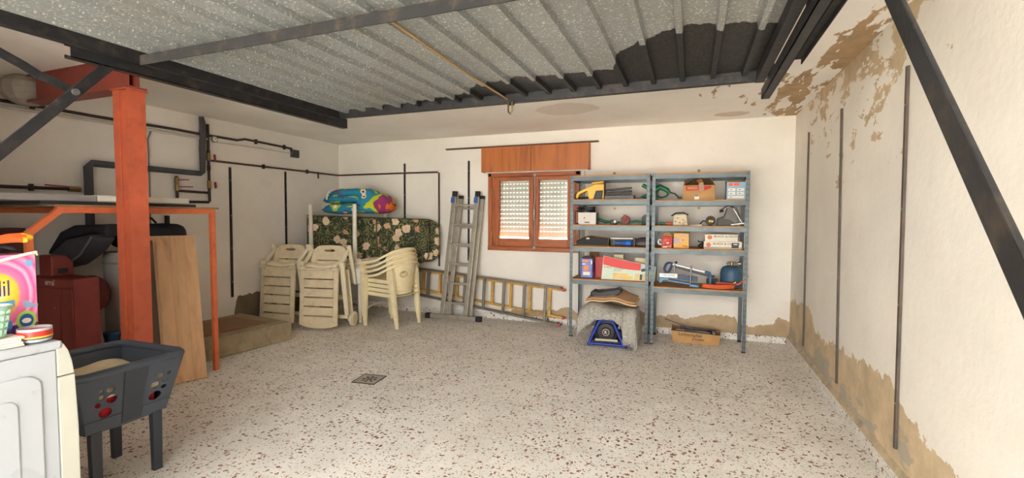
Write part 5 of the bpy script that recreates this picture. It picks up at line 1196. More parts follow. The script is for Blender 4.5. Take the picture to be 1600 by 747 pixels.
MB().lathe([(0.001, -0.002), (0.036, -0.002), (0.036, 0), (0.001, 0)], (0, 0.010, 0.155), 24, 'y').build('badge_ring', M('badge_pink', (206, 160, 150), 0.5), fc_)
MB().lathe([(0.001, -0.002), (0.030, -0.002), (0.030, 0), (0.001, 0)], (0, 0.0085, 0.155), 24, 'y').build('badge', m_dk, fc_)
text('badge_letter', 'R', 0.045, (-0.015, 0.0058, 0.139), FACE_Y, m_lbl, fc_, sx=1.0)
bx('engine_block', m_dg, ge, -0.12, 0.12, 0.17, 0.29, 0.05, 0.24, bevel=0.015)
bx('base_tray', m_dk, ge, -0.14, 0.15, 0.03, 0.29, 0.045, 0.06); bx('fuel_bar', M('cream_bar', (196, 186, 160), 0.5), ge, -0.11, 0.12, 0.015, 0.03, 0.062, 0.082)
# grey blanket draped over it
def wool():
    t = NT('grey_wool'); o = t.obj()
    n = t.noise(t.mapv(o, (1, 1, 3)), 30, 5); c = t.ramp(n, [(0.3, lin((146, 141, 132))), (0.7, lin((190, 186, 176)))])
    t.bump(t.noise(o, 60, 5), 0.5, 0.01); return t.done(c, 0.95)
m_wool = wool()
def drape(u, v):
    # u across (x), v from the front hem over the top to the back
    x = -1.085 + 0.565 * u; s = abs(u * 2 - 1)
    fx = 0.015 * math.sin(u * 23) + 0.012 * math.sin(u * 41 + 1)
    hem = 0.20 + 0.10 * math.sin(u * PI) ** 0.7 - 0.10 * s ** 2 if u < 0.78 else 0.10 + 0.3 * (0.78 - u)
    hem = max(hem, 0.04)
    ztop = 0.425 + 0.03 * math.sin(u * 7) - 0.05 * s ** 3
    if v < 0.5:
        k = v / 0.5; z = hem + (ztop - hem) * math.sin(k * PI / 2) ** 0.9; yy = 4.755 + fx * (1 - k) + 0.17 * k ** 2
    else:
        k = (v - 0.5) / 0.5; z = ztop - 0.02 * k - 0.30 * max(0, k - 0.7) / 0.3; yy = 4.925 + 0.30 * min(1, k / 0.8)
    flare = 0.025 * (1 - min(1, z / 0.42)); x += (u - 0.5) * flare * 2
    return (x, yy, z)
bl_ = thing('grey_blanket', 'fringed grey wool blanket draped over the blue-framed machine', 'blanket', (0, 0, 0))
MB().grid(drape, 44, 28).build('blanket_cloth', m_wool, bl_, True, solid=0.008)
def side_r(u, v):
    top = drape(1.0, 0.1 + 0.85 * u); z = top[2] * (1 - v) + 0.03 * v * (1 + 0.4 * math.sin(u * 20))
    return (top[0] + 0.014 * math.sin(v * PI * 0.5) + 0.008 * math.sin(u * 26), top[1] + 0.02 * v * (u - 0.5), z)
MB().grid(side_r, 24, 10).build('side_fall', m_wool, bl_, True, solid=0.007)
def side_l(u, v):
    top = drape(0.0, 0.1 + 0.85 * u); z = top[2] * (1 - v) + 0.17 * v
    z = min(z, top[2])
    return (top[0] - 0.025 * math.sin(v * PI * 0.5) - 0.006 * math.sin(u * 22), top[1], z)
MB().grid(side_l, 20, 8).build('side_fall', m_wool, bl_, True, solid=0.007)
g = MB()
for i in range(34):
    u = 0.74 + 0.26 * i / 33; p = drape(u, 0.01); q = Vector(p); e = random.uniform(0.02, 0.05)
    g.tube([q, q + Vector((random.uniform(-0.01, 0.01), -0.008, -e * 0.5)), q + Vector((random.uniform(-0.015, 0.015), -0.012, -e))], 0.003, 4)
fo = g.build('fringe', m_wool, bl_); fo['kind'] = 'stuff'
# folded beige cloth and black bag on top
def sack(u, v):
    x = -1.015 + 0.50 * u; yy = 4.80 + 0.34 * v
    return (x, yy - 0.03 * math.sin(u * PI) * (1 - v), 0.462 + 0.075 * math.sin(u * PI * 0.95 + 0.15) * (0.55 + 0.45 * v) + 0.02 * v + 0.008 * math.sin(u * 13))
bs_ = thing('beige_cloth', 'folded beige cloth lying on the grey blanket', 'cloth', (0, 0, 0.01))
MB().grid(sack, 22, 10).build('upper_layer', M('beige_felt', (188, 150, 112), 0.9, var=0.12, bump=0.4), bs_, True, solid=0.010)
def sack2(u, v):
    p = sack(u, v); return (p[0] - 0.012 + 0.024 * u, p[1] - 0.012 * (1 - v), p[2] - 0.024)
MB().grid(sack2, 22, 10).build('lower_layer', M('beige_edge', (222, 190, 146), 0.9), bs_, True, solid=0.008)
bo_ = [at(900 + a / 6.79, 440 + b / 6.79, Y=4.90) for a, b in ((150, 130), (180, 100), (225, 112), (280, 112), (340, 100), (400, 95), (450, 78), (475, 95), (490, 125), (450, 155), (380, 178), (280, 186), (190, 186))]
bgp = thing('black_pouch', 'shiny black bag lying on top of the beige cloth', 'bag', (0, 0, 0))
m_vin = M('black_vinyl', (24, 24, 26), 0.45, var=0.2, bump=0.4, bs=25)
MB().prism([(q.x, q.z + 0.012) for q in bo_], 'y', 4.865, 5.02).build('bag_body', m_vin, bgp, bevel=0.014)
MB().tube([(q.x, 4.860, q.z - 0.020) for q in bo_[1:8]], 0.004, 5).build('zip', m_dg, bgp, True)

# cardboard box of old tools
ob = thing('tool_carton_open', 'low open cardboard box with handwriting on the floor under the right shelves', 'carton', (-0.185, 5.305, 0), -0.035)
W, D, Hh = 0.490, 0.17, 0.125
MB().hexa([(0.02, 0, 0), (W - 0.015, 0, 0), (W - 0.015, 0.004, 0), (0.02, 0.004, 0), (0, -0.012, Hh), (W, -0.012, Hh - 0.012), (W, -0.008, Hh - 0.012), (0, -0.008, Hh)]).build('front_side', m_card, ob)
MB().hexa([(0.02, D, 0), (W - 0.015, D, 0), (W - 0.015, D + 0.004, 0), (0.02, D + 0.004, 0), (0, D, Hh + 0.02), (W, D, Hh + 0.01), (W, D + 0.004, Hh + 0.01), (0, D + 0.004, Hh + 0.02)]).build('back_side', m_cardd, ob)
MB().hexa([(0.02, 0.004, 0), (0.024, 0.004, 0), (0.024, D, 0), (0.02, D, 0), (0, -0.008, Hh), (0.004, -0.008, Hh), (0.004, D, Hh + 0.035), (0, D, Hh + 0.035)]).build('end_side', m_card, ob)
MB().hexa([(W - 0.019, 0.004, 0), (W - 0.015, 0.004, 0), (W - 0.015, D, 0), (W - 0.019, D, 0), (W - 0.004, -0.008, Hh - 0.012), (W, -0.008, Hh - 0.012), (W, D, Hh), (W - 0.004, D, Hh)]).build('end_side', m_card, ob)
bx('bottom', m_cardd, ob, 0.024, W - 0.019, 0.004, D, 0, 0.004)
rotw = (PI / 2 + 0.10, -0.0, 0)
text('handwriting', 'Lichtschalter', 0.047, (0.07, -0.0105, 0.080), (PI / 2 - 0.0, 0.03, 0), m_ink, ob, shear=0.25, sx=1.0)
text('handwriting', 'Dosen', 0.045, (0.21, -0.0075, 0.038), (PI / 2 - 0.0, 0.03, 0), m_ink, ob, shear=0.25, sx=1.0)
def tool(name, label, cat, pts, r, mt):
    return tag(MB().tube([Vector(p) for p in pts], r, 8).build(name, mt, None, True), label, cat)
tag(MB().bar((-0.255, 5.36, 0.232), (0.03, 5.40, 0.135), 0.024, 0.008).build('flat_file', m_dg), 'long grey flat file sticking out of the left end of the floor carton', 'file')
tool('red_screwdriver', 'red-handled screwdriver lying in the floor carton', 'screwdriver', [(-0.13, 5.335, 0.098), (-0.02, 5.335, 0.100), (0.0, 5.335, 0.100), (0.1, 5.335, 0.10)], [0.013, 0.014, 0.005, 0.004], m_lblr)
tool('steel_rod', 'thin bright steel rod lying in the floor carton', 'rod', [(-0.14, 5.38, 0.118), (0.1, 5.385, 0.112), (0.2, 5.385, 0.108)], 0.006, m_steel)
sp_ = thing('spanner', 'dark spanner with an open jaw in the floor carton', 'spanner', (0, 0, 0))
MB().bar((-0.15, 5.41, 0.128), (0.20, 5.415, 0.118), 0.022, 0.009).build('shank', m_dk, sp_)
MB().tube([(0.20 + 0.025 * math.cos(a), 5.415 + 0.025 * math.sin(a), 0.120) for a in [0.7 + i * 0.6 for i in range(9)]], 0.008, 6).build('jaw', m_dk, sp_, True)
tool('iron_bar', 'rusty iron bar lying at the back of the floor carton', 'bar', [(-0.1, 5.44, 0.138), (0.27, 5.445, 0.128)], 0.010, M('rusty_iron', (92, 66, 50), 0.7, 0.2))
hm = thing('hammer', 'small hammer with a dark head in the floor carton', 'hammer', (0, 0, 0))
MB().cyl((-0.05, 5.36, 0.120), (0.22, 5.365, 0.098), 0.009).build('handle', m_dg, hm, True); MB().cbox((0.24, 5.365, 0.112), (0.026, 0.08, 0.028)).build('head', m_steel, hm, bevel=0.004)

# ------------------------------------------------------------------ washing machine
m_wm = M('white_enamel', (178, 183, 188), 0.3, var=0.03, bump=0.02)
m_wmw = M('warm_white_plastic', (192, 192, 180), 0.35, var=0.03, bump=0.02)
WMX0, WMX1, WMY0, WMY1 = -2.90, -2.30, 0.545, 1.045
wm = thing('washing_machine', 'white washing machine at the left edge, seen from its side', 'washing machine', (0, 0, 0))
bx('cabinet', m_wm, wm, WMX0, WMX1, WMY0, WMY1, 0.03, 0.815, bevel=0.006)
MB().prism([(WMY1, 0.02), (WMY1 + 0.050, 0.02), (WMY1 + 0.062, 0.25), (WMY1 + 0.062, 0.50), (WMY1 + 0.056, 0.705), (WMY1, 0.705)], 'x', WMX0, WMX1).build('front_panel', m_wmw, wm, bevel=0.004)
MB().prism([(WMY1, 0.709), (WMY1 + 0.055, 0.709), (WMY1 + 0.049, 0.76), (WMY1 + 0.038, 0.805), (WMY1 + 0.024, 0.835), (WMY1, 0.848)], 'x', WMX0, WMX1).build('control_panel', m_wmw, wm, bevel=0.004)
bx('top_lid', m_wm, wm, WMX0 - 0.004, WMX1 + 0.004, WMY0, WMY1 + 0.020, 0.816, 0.850, bevel=0.010)
def emb(y0, y1, z0, z1, r, h):
    n = 6; c = []
    for cy, cz, a0 in ((y1 - r, z0 + r, -PI / 2), (y1 - r, z1 - r, 0), (y0 + r, z1 - r, PI / 2), (y0 + r, z0 + r, PI)):
        c += [(cy + r * math.cos(a0 + PI / 2 * i / n), cz + r * math.sin(a0 + PI / 2 * i / n)) for i in range(n + 1)]
    return MB().prism(c, 'x', WMX1 - 0.002, WMX1 + h)
emb(0.60, 0.995, 0.06, 0.74, 0.05, 0.007).build('side_emboss', m_wm, wm, bevel=0.006)
emb(0.64, 0.925, 0.10, 0.665, 0.035, 0.012).build('side_emboss', m_wm, wm, bevel=0.005)
dr = MB().lathe([(0.002, 0.0), (0.13, 0.0), (0.15, 0.01), (0.17, 0.028), (0.185, 0.022), (0.19, 0.0), (0.19, -0.012), (0.002, -0.012)], (-2.6, WMY1 + 0.064, 0.40), 32, 'y').build('door', m_wmw, wm, True)
MB().lathe([(0.002, 0.002), (0.128, 0.002), (0.10, 0.018), (0.002, 0.03)], (-2.6, WMY1 + 0.064, 0.40), 28, 'y').build('door_glass', M('dark_glass', (40, 44, 50), 0.08), dr, True)
for x in (-2.85, -2.35):
    for y_ in (0.6, 1.0): MB().cyl((x, y_, 0), (x, y_, 0.03), 0.02).build('foot', m_dk, wm, True)

# detergent carton
def det():
    t = NT('detergent_print'); o = t.obj(); x, y, z = t.sep(o)
    yy = t.math('SUBTRACT', y, 0.945); zz = t.math('SUBTRACT', z, 1.035)
    rr = t.math('SQRT', t.math('ADD', t.math('MULTIPLY', t.math('MULTIPLY', yy, yy), 1.7), t.math('MULTIPLY', zz, zz)))
    rr = t.math('ADD', rr, t.math('MULTIPLY', t.math('SUBTRACT', t.noise(o, 6, 2), 0.5), 0.03))
    f = t.math('DIVIDE', rr, 0.24)
    c = t.ramp(f, [(0.0, lin((250, 240, 190))), (0.18, lin((246, 214, 70))), (0.33, lin((244, 180, 60))), (0.37, lin((232, 120, 160))), (0.48, lin((226, 92, 150))), (0.52, lin((244, 176, 204))), (0.58, lin((222, 84, 148))), (0.66, lin((240, 160, 196))), (0.72, lin((214, 78, 140))), (0.80, lin((232, 140, 180))), (0.86, lin((206, 204, 70))), (1.0, lin((160, 190, 60)))])
    pur = t.math('LESS_THAN', z, t.math('ADD', 0.90, t.math('MULTIPLY', y, 0.012)))
    c = t.mix(pur, c, lin((92, 50, 120)))
    return t.done(c, 0.35)
dbx = thing('detergent_carton', 'bright pink and yellow detergent carton on the washing machine', 'carton', (0, 0, 0))
DBX0, DBX1, DBY0, DBY1, DBZ0, DBZ1 = -2.57, -2.445, 0.72, 1.058, 0.851, 1.185
bx('carton_body', det(), dbx, DBX0, DBX1, DBY0, DBY1, DBZ0, DBZ1, bevel=0.003)
m_vio = M('violet_print', (72, 46, 130), 0.4, bump=0)
text('brand_print', 'dil', 0.088, (DBX1 + 0.0006, 0.928, 1.030), FACE_X, m_vio, dbx, sx=0.62)
MB().plate([0.90 + 0.09 * i / 10 for i in range(11)], lambda y_: 1.005 - 0.028 * math.sin((y_ - 0.90) / 0.09 * PI * 0.55 + 0.6), lambda y_: 1.008 + 0.10 * max(0, y_ - 0.955), [], lambda y_, z, d: Vector((DBX1 + d, y_, z)), 0.001).build('blue_swoosh', M('swoosh_blue', (90, 160, 200), 0.4), dbx)
def oval(name, mt, cy, cz, ry, rz_, h, par):
    MB().add([(DBX1 + h, cy + ry * math.cos(2 * PI * i / 24), cz + rz_ * math.sin(2 * PI * i / 24)) for i in range(24)] + [(DBX1, cy + ry * math.cos(2 * PI * i / 24), cz + rz_ * math.sin(2 * PI * i / 24)) for i in range(24)], [tuple(range(24)), tuple(range(47, 23, -1))] + [(i, (i + 1) % 24, 24 + (i + 1) % 24, 24 + i) for i in range(24)]).build(name, mt, par)
oval('green_roundel', M('roundel_green', (150, 196, 70), 0.4), 1.022, 0.925, 0.030, 0.038, 0.0006, dbx)
oval('blue_roundel', M('roundel_blue', (36, 84, 150), 0.4), 1.022, 0.925, 0.021, 0.026, 0.0012, dbx)
oval('white_hand_mark', m_lbl, 1.022, 0.924, 0.014, 0.010, 0.0016, dbx)
oval('blue_roundel', M('roundel_blue2', (60, 130, 190), 0.4), 0.967, 0.915, 0.014, 0.022, 0.0006, dbx)
oval('top_roundel', M('roundel_pale', (120, 160, 200), 0.4), 1.037, 1.150, 0.012, 0.014, 0.0006, dbx)
MB().plate([1.015 + 0.043 * i / 6 for i in range(7)], lambda y_: 0.975, lambda y_: 0.995 + 0.010 * math.sin((y_ - 1.0) * 90), [], lambda y_, z, d: Vector((DBX1 + d, y_, z)), 0.0008).build('towel_picture', M('towel_blue', (140, 170, 200), 0.5), dbx)
MB().tube([(DBX1 + 0.004, 0.80, 1.120), (DBX1 + 0.006, 0.93, 1.160), (DBX1 + 0.006, 1.03, 1.187), (DBX1 + 0.003, 1.058, 1.192), (DBX1 - 0.005, 1.064, 1.180)], [0.004, 0.006, 0.006, 0.006, 0.004], 6).build('carry_strap', m_lbl, dbx, True)
# gloves and black cloth on it
m_glo = M('orange_glove', (240, 100, 40), 0.6, var=0.1); m_gly = M('yellow_tip', (244, 196, 50), 0.6)
tag(MB().grid(lambda u, v: (-2.56 + 0.10 * v, 0.74 + 0.27 * u, 1.192 + 0.022 * math.sin(u * 6 + v * 3) ** 2 + 0.006), 18, 8).build('black_cloth', M('black_fabric', (36, 36, 42), 0.9, bump=0.4), None, True, solid=0.010), 'crumpled black cloth on top of the detergent carton', 'cloth')
gv = thing('rubber_glove', 'orange glove with yellow fingertips lying on the detergent carton', 'glove', (-2.50, 0.80, 1.228), 0.0)
MB().grid(lambda u, v: (0.045 * math.cos(2 * PI * v), 0.17 * u, 0.010 * math.sin(2 * PI * v) * (1.2 - 0.2 * u) + 0.012 * u), 10, 14).build('palm', m_glo, gv, True, solid=0.003)
for k, (dx, ln, dz) in enumerate(((0.034, 0.085, 0.0), (0.012, 0.11, 0.006), (-0.012, 0.105, 0.010), (-0.033, 0.08, 0.004))):
    fg = MB().tube([(dx, 0.155, 0.012), (dx * 1.05, 0.155 + ln * 0.5, 0.016 + dz), (dx * 1.1, 0.155 + ln * 0.85, 0.014 + dz * 1.5)], [0.012, 0.012, 0.011], 10).build('finger', m_glo, gv, True)
    MB().tube([(dx * 1.1, 0.155 + ln * 0.84, 0.014 + dz * 1.5), (dx * 1.1, 0.155 + ln * 0.98, 0.013 + dz * 1.5), (dx * 1.1, 0.155 + ln * 1.04, 0.013 + dz * 1.5)], [0.0115, 0.0115, 0.006], 10).build('fingertip', m_gly, fg, True)
MB().tube([(0.04, 0.06, 0.008), (0.055, 0.10, 0.006), (0.056, 0.14, 0.004)], [0.013, 0.012, 0.009], 10).build('thumb', m_glo, gv, True)
# small bowl, paper stack, mint basket
bw = thing('food_bowl', 'small white bowl with a red and yellow band on the washing machine', 'bowl', (-2.358, 1.008, 0.8515))
MB().lathe([(0.002, 0.0), (0.036, 0.0), (0.047, 0.006), (0.05, 0.014), (0.05, 0.056), (0.0465, 0.056), (0.0455, 0.014), (0.002, 0.010)], (0, 0, 0), 30).build('bowl_body', m_wm, bw, True, auto=0.6)
for z0, z1, mt in ((0.026, 0.046, M('band_red', (206, 54, 44), 0.4)), (0.020, 0.026, M('band_yellow', (240, 200, 70), 0.4)), (0.0155, 0.020, m_dk)):
    MB().lathe([(0.0495, z0), (0.0507, z0), (0.0507, z1), (0.0495, z1)], (0, 0, 0), 30).build('colour_band', mt, bw, True)
for k in range(4):
    tag(bx('paper_pad', m_lbl, None, -2.420 + 0.004 * k, -2.320 + 0.003 * (k % 2), 0.845, 0.962 - 0.004 * (k % 3), 0.8515 + 0.0095 * k, 0.860 + 0.0095 * k, bevel=0.002), ['lowest', 'second lowest', 'second highest', 'topmost'][k] + ' white pad in the small stack on the washing machine', 'paper pad', 'white pads beside the bowl')
mb = thing('mint_basket', 'mint green plastic basket on the white pads at the left edge', 'basket', (-2.375, 0.888, 0.8905))
mmb = M('mint_plastic', (166, 206, 182), 0.4)
for k in range(5): MB().tube([(0.036 * (1 + 0.12 * k) * math.cos(a), 0.042 * (1 + 0.10 * k) * math.sin(a), 0.006 + 0.026 * k) for a in [2 * PI * i / 20 for i in range(20)]], 0.005 if k < 4 else 0.009, 6, True).build('hoop', mmb, mb, True)
for i in range(12):
    a = 2 * PI * i / 12
    MB().bar((0.036 * math.cos(a), 0.042 * math.sin(a), 0.004), (0.053 * math.cos(a), 0.059 * math.sin(a), 0.11), 0.007, 0.004).build('rib', mmb, mb)
MB().lathe([(0.001, 0), (0.036, 0), (0.036, 0.004), (0.001, 0.004)], (0, 0, 0), 20).build('base', mmb, mb)

# ------------------------------------------------------------------ laundry basket on legs
m_lb = M('slate_plastic', (62, 68, 78), 0.45, var=0.08); m_lbd = M('slate_plastic_dark', (46, 50, 58), 0.4, var=0.08)
lb = thing('laundry_basket', 'slate grey plastic laundry basket on tall legs beside the washing machine', 'basket', (0, 0, 0))
RX_0, RX_1, RY_0, RY_1, RZ = -3.06, -2.535, 1.205, 1.690, 0.605
BX_0, BX_1, BY_0, BY_1, BZ = -2.99, -2.60, 1.270, 1.632, 0.320
def lerp(a, b, f): return a + (b - a) * f
def frontp(y_, z, d):
    f = (z - BZ) / (RZ - BZ); cy = (RY_0 + RY_1) / 2
    hw = lerp((BY_1 - BY_0) / 2, (RY_1 - RY_0) / 2, f)
    return Vector((lerp(BX_1, RX_1, f) - d, cy + y_ * hw, z))
cen = (BY_0 + BY_1) / 2
def hole_at(u, v, r):
    p = at(u, v, X=-2.565); q = at(u + r, v, X=-2.565)
    f = (p.z - BZ) / (RZ - BZ); hw = lerp((BY_1 - BY_0) / 2, (RY_1 - RY_0) / 2, f)
    yc = (p.y - (RY_0 + RY_1) / 2) / hw; ry = max(0.02, abs(q.y - p.y) / hw); rz_ = r * 0.0030 * 0.8
    return (yc - ry, yc + ry, lambda y_, c=yc, a=ry, z=p.z, b=rz_: z - b * math.sqrt(max(0, 1 - ((y_ - c) / a) ** 2)), lambda y_, c=yc, a=ry, z=p.z, b=rz_: z + b * math.sqrt(max(0, 1 - ((y_ - c) / a) ** 2)))
HL = [hole_at(100 + a / 3.02, 500 + b / 3.02, r / 3.02) for a, b, r in ((170, 337, 11), (215, 327, 20), (175, 367, 14), (227, 372, 27), (163, 407, 16), (205, 440, 32), (448, 262, 19), (488, 247, 11), (477, 282, 12), (430, 308, 22), (474, 313, 13), (438, 358, 29))]
MB().plate([-1 + 2 * i / 20 for i in range(21)], lambda y_: BZ + 0.0 + 0.015 * (y_ * y_ - 1) , lambda y_: RZ, HL, frontp, 0.006).build('front_side', m_lb, lb)
HB = [(-0.75 + 0.3 * k, -0.60 + 0.3 * k, lambda y_, k=k: 0.50 - 0.02 * math.sqrt(max(0, 1 - ((y_ + 0.675 - 0.3 * k) / 0.075) ** 2)), lambda y_, k=k: 0.50 + 0.02 * math.sqrt(max(0, 1 - ((y_ + 0.675 - 0.3 * k) / 0.075) ** 2))) for k in (3, 4)]
def backp(y_, z, d):
    f = (z - BZ) / (RZ - BZ); cy = (RY_0 + RY_1) / 2
    return Vector((lerp(BX_0, RX_0, f) + d, cy + y_ * lerp((BY_1 - BY_0) / 2, (RY_1 - RY_0) / 2, f), z))
MB().plate([-1 + 2 * i / 10 for i in range(11)], lambda y_: BZ, lambda y_: RZ, HB, backp, 0.006).build('back_side', m_lb, lb)
for s_ in (-1, 1):
    def sidep(x_, z, d, s_=s_):
        f = (z - BZ) / (RZ - BZ); cx = lerp((BX_0 + BX_1) / 2, (RX_0 + RX_1) / 2, f); hw = lerp((BX_1 - BX_0) / 2, (RX_1 - RX_0) / 2, f)
        yv = lerp(BY_1, RY_1, f) if s_ > 0 else lerp(BY_0, RY_0, f)
        return Vector((cx + x_ * hw, yv - s_ * d, z))
    sh_ = [(a - 0.09, a + 0.09, lambda x_, a=a, z=z: z - 0.018 * math.sqrt(max(0, 1 - ((x_ - a) / 0.09) ** 2)), lambda x_, a=a, z=z: z + 0.018 * math.sqrt(max(0, 1 - ((x_ - a) / 0.09) ** 2))) for a, z in ((-0.55, 0.50), (-0.25, 0.52), (-0.4, 0.44), (0.3, 0.51), (0.55, 0.47), (0.15, 0.44))]
    MB().plate([-1 + 2 * i / 10 for i in range(11)], lambda x_: BZ, lambda x_: RZ, sh_, sidep, 0.006).build('end_side', m_lb, lb)
bx('bottom', m_lb, lb, BX_0, BX_1, BY_0, BY_1, BZ - 0.006, BZ + 0.004)
rim = [(RX_1 + 0.004, RY_0 + 0.05, RZ), (RX_1 + 0.004, RY_1 - 0.05, RZ + 0.004), (RX_1 - 0.012, RY_1 - 0.012, RZ + 0.004), (RX_1 - 0.05, RY_1 + 0.004, RZ + 0.003), (RX_0 + 0.05, RY_1 + 0.004, RZ), (RX_0 + 0.012, RY_1 - 0.012, RZ), (RX_0 - 0.004, RY_1 - 0.05, RZ), (RX_0 - 0.004, RY_0 + 0.05, RZ), (RX_0 + 0.012, RY_0 + 0.012, RZ), (RX_0 + 0.05, RY_0 - 0.004, RZ), (RX_1 - 0.05, RY_0 - 0.004, RZ), (RX_1 - 0.012, RY_0 + 0.012, RZ)]
MB().tube(rim, 0.020, 10, True).build('rim', m_lb, lb, True)
MB().plate([-0.16, 0.28], lambda y_: BZ + 0.0, lambda y_: RZ - 0.015, [], lambda y_, z, d: frontp(y_, z, d - 0.006), 0.004).build('centre_panel', m_lbd, lb, bevel=0.002)
for a, b in ((-0.98, -0.18), (0.30, 0.98)):
    MB().plate([a, b], lambda y_: BZ - 0.0, lambda y_: BZ + 0.055, [], lambda y_, z, d: frontp(y_, z, d - 0.005), 0.004).build('lower_band', m_lb, lb, bevel=0.002)
for x in (-2.955, -2.615):
    for y_ in (1.315, 1.585):
        MB().bar((x, y_, 0), (x, y_, BZ - 0.004), 0.030, 0.042, (0, 1, 0), 0.036, 0.048).build('leg', m_lbd, lb, bevel=0.004)
tag(MB().grid(lambda u, v: (-3.01 + 0.418 * v, 1.235 + 0.42 * u, 0.515 + 0.055 * math.sin(u * PI) * math.sin(v * PI * 0.8 + 0.4) + 0.012 * math.sin(u * 9 + v * 5) - 1.0 * max(0, v - 0.93)), 22, 16).build('beige_towel', M('cream_towel', (206, 190, 160), 0.95, bump=0.5), None, True, solid=0.012), 'cream towel spread over the washing inside the grey basket', 'towel')
tag(MB().grid(lambda u, v: (-2.66 + 0.035 * math.sin(u * 7) + 0.02 * v, 1.31 + 0.28 * u, 0.345 + 0.13 * v + 0.012 * math.sin(u * 15)), 18, 8).build('red_garment', M('red_cotton', (196, 36, 40), 0.9, bump=0.4), None, True, solid=0.012), 'red garment showing through the holes of the grey basket', 'garment')

# ------------------------------------------------------------------ boiler corner under the orange table
m_boi = M('boiler_red', (126, 50, 42), 0.5, var=0.1, dirt=(96, 40, 36))
bo = thing('boiler_cabinet', 'dark red boiler cabinet with white lettering under the orange table', 'boiler', (-4.70, 2.0, 0))
bx('casing', m_boi, bo, 0, 0.545, 0, 0.16, 0.03, 0.878, bevel=0.006)
bx('front_door', m_boi, bo, 0.01, 0.385, -0.012, -0.001, 0.06, 0.80, bevel=0.003); bx('corner_panel', m_boi, bo, 0.40, 0.54, -0.012, -0.001, 0.06, 0.80, bevel=0.003)
bx('name_band', m_boi, bo, 0.01, 0.54, -0.012, -0.001, 0.805, 0.87, bevel=0.003)
text('lettering', 'erral', 0.062, (0.215, -0.0128, 0.822), FACE_Y, m_lbl, bo, sx=1.0)
MB().cyl((0.34, -0.013, 0.66), (0.34, -0.02, 0.66), 0.007, n=8).build('lock', m_steel, bo)
for x in (0.05, 0.5): bx('foot', m_dk, bo, x - 0.02, x + 0.02, 0.02, 0.14, 0, 0.03)
bu = thing('burner_cover', 'red hooded burner cover standing on the boiler cabinet', 'burner', (-4.50, 2.075, 0.879))
MB().prism([(-0.07, 0), (0.07, 0), (0.07, 0.10), (0.02, 0.16), (-0.07, 0.16)], 'x', -0.10, 0.06).build('hood', m_boi, bu, bevel=0.012)
bx('dark_window', m_dk, bu, 0.0601, 0.062, -0.03, 0.03, 0.02, 0.06)
vt = thing('expansion_tank', 'dark red round expansion tank behind the boiler cabinet', 'tank', (-4.535, 2.292, 0))
MB().ball((0, 0, 0.70), (0.122, 0.122, 0.155), 24, 14).build('vessel', M('vessel_red', (122, 40, 40), 0.45, var=0.1), vt, True)
MB().lathe([(0.119, 0.685), (0.126, 0.685), (0.126, 0.715), (0.119, 0.715)], (0, 0, 0), 28).build('seam_band', m_boi, vt, True); MB().cyl((0, 0, 0), (0, 0, 0.55), 0.03, 0.05).build('stand_pipe', m_iron, vt, True)
tk = thing('water_tank', 'grey-white cylindrical water tank standing behind the red post', 'tank', (-4.545, 2.62, 0))
MB().lathe([(0.002, 0.0), (0.20, 0.0), (0.205, 0.01), (0.205, 1.0), (0.195, 1.03), (0.002, 1.035)], (0, 0, 0), 32).build('drum', M('tank_grey', (176, 170, 164), 0.5, var=0.06), tk, True, auto=0.6)
MB().lathe([(0.204, 0.93), (0.21, 0.93), (0.21, 0.95), (0.204, 0.95)], (0, 0, 0), 32).build('band', M('tank_band', (150, 144, 138), 0.5), tk, True)
bsk_ = thing('blue_sack', 'dark blue sack slumped on the floor behind the boiler cabinet', 'sack', (-4.325, 2.315, 0))
MB().ball((0, 0, 0.17), (0.13, 0.12, 0.175), 18, 12).build('sack_body', M('blue_cloth', (32, 72, 104), 0.85, bump=0.4), bsk_, True); MB().cyl((0, 0, 0.32), (0.01, 0, 0.40), 0.04, 0.06).build('sack_neck', M('blue_cloth', (32, 72, 104), 0.85), bsk_, True)
rbx = thing('wall_cupboard', 'dark maroon wooden box hanging on the left wall near the front', 'box', (XL, 1.62, 0.92))
bx('body', M('maroon_wood', (92, 46, 46), 0.6, var=0.12), rbx, 0.0, 0.20, 0, 0.38, 0, 0.30, bevel=0.004); bx('lid', M('maroon_wood', (92, 46, 46), 0.6), rbx, 0.0, 0.21, -0.005, 0.385, 0.30, 0.32, bevel=0.004)
# dark padded bag slumped over the boiler, black bag on the water tank
PB = 2.19
def bp(u, v): q = at(u, v, Y=2.24); return (q.x, q.z)
pdg = thing('padded_bag', 'dark grey padded bag with pale piping slumped over the boiler cabinet', 'bag', (0, 0, 0))
m_pad = M('dark_grey_canvas', (70, 68, 74), 0.85, var=0.12, bump=0.3)
out = [bp(u, v) for u, v in ((80, 404), (112, 374), (152, 365), (160, 372), (142, 396), (116, 415), (92, 420))]
MB().prism(out, 'y', PB, PB + 0.16).build('bag_body', m_pad, pdg, bevel=0.03)
out = [bp(u, v) for u, v in ((78, 398), (100, 362), (120, 352), (172, 350), (172, 370), (152, 363), (112, 371))]
MB().prism(out, 'y', PB + 0.02, PB + 0.18).build('bag_flap', M('black_canvas', (36, 35, 40), 0.85), pdg, bevel=0.02)
MB().tube([(x, PB - 0.004, z) for x, z in [bp(u, v) for u, v in ((82, 414), (100, 416), (120, 411), (138, 398), (150, 380), (156, 370))]], 0.008, 6).build('piping', M('pale_piping', (120, 116, 112), 0.8), pdg, True)
bg_ = thing('black_bag', 'black bag with a handle lying on top of the water tank', 'bag', (-4.42, 2.64, 1.038))
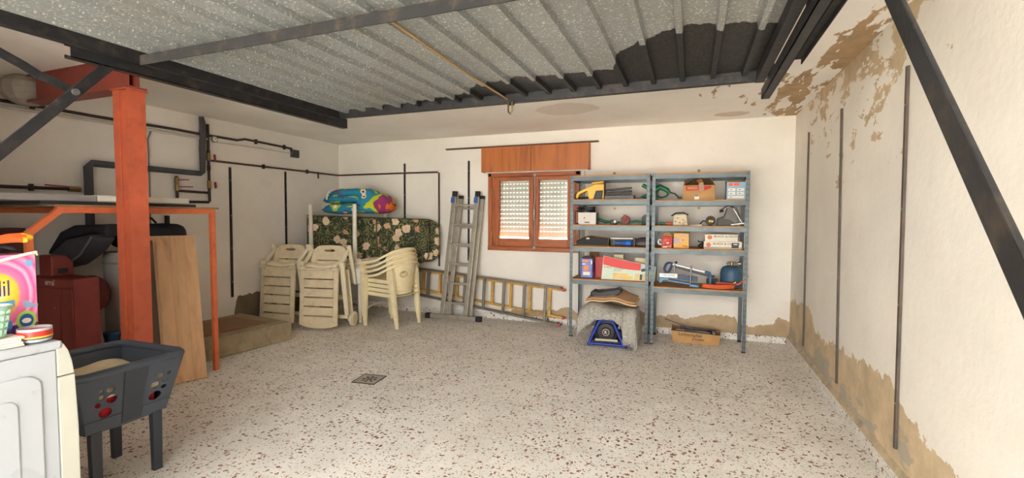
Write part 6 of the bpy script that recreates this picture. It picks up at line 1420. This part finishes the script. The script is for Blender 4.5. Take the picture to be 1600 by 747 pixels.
MB().grid(lambda u, v: (0.36 * (u * 2 - 1) + 0.04, 0.15 * math.copysign(abs(math.cos(2 * PI * v)) ** 0.6, math.cos(2 * PI * v)) * max(0.0, 1 - abs(u * 2 - 1) ** 7) ** 0.5, 0.125 + 0.12 * math.copysign(abs(math.sin(2 * PI * v)) ** 0.6, math.sin(2 * PI * v)) * (1 - 0.12 * math.sin(u * PI)) * max(0.0, 1 - abs(u * 2 - 1) ** 7) ** 0.5), 28, 16).build('bag_body', M('black_canvas', (36, 35, 40), 0.85), bg_, True, auto=2, solid=0.004)
MB().tube([(0.12, -0.08, 0.24), (0.16, -0.09, 0.275), (0.24, -0.09, 0.28), (0.28, -0.08, 0.24)], 0.009).build('handle', m_dk, bg_, True)

# ------------------------------------------------------------------ floor drain and small marks
dn = thing('floor_drain', 'small square metal drain grate set in the terrazzo floor', 'drain', (-2.45, 3.12, 0.0008), 0.12)
bx('plate', M('drain_steel', (168, 158, 144), 0.6, 0.1, var=0.2), dn, -0.10, 0.10, -0.10, 0.10, 0, 0.002)
for k in range(8):
    a = 2 * PI * k / 8; MB().bar((0.035 * math.cos(a), 0.035 * math.sin(a), 0.0022), (0.065 * math.cos(a), 0.065 * math.sin(a), 0.0022), 0.016, 0.0012).build('slot', m_hole, dn)
MB().tube([(0.10 * a, 0.10 * b, 0.002) for a, b in ((-1, -1), (1, -1), (1, 1), (-1, 1))], 0.004, 5, True).build('rim', m_hole, dn)
MB().lathe([(0.001, 0), (0.026, 0), (0.026, 0.002), (0.001, 0.002)], (0, 0, 0.0022), 16).build('centre_cap', m_dg, dn)
# wall plugs on the back wall above and behind the shelves
for k, (u, v, nm) in enumerate(((960, 271, 'above the left shelving unit'), (1092, 267, 'above the right shelving unit'), (961, 326, 'behind the second shelf of the left unit'), (1092, 325, 'behind the second shelf of the right unit'))):
    p = at(u, v, Y=YB)
    wp = thing('wall_bolt', 'small bolt head in the back wall ' + nm, 'bolt', (p.x, YB, p.z), group='bolts in the back wall')
    MB().cyl((0, -0.004, 0), (0, 0, 0), 0.016, n=14).build('washer', m_brass, wp); MB().cyl((0, -0.012, 0), (0, -0.004, 0), 0.008, n=6).build('head', m_dg, wp)
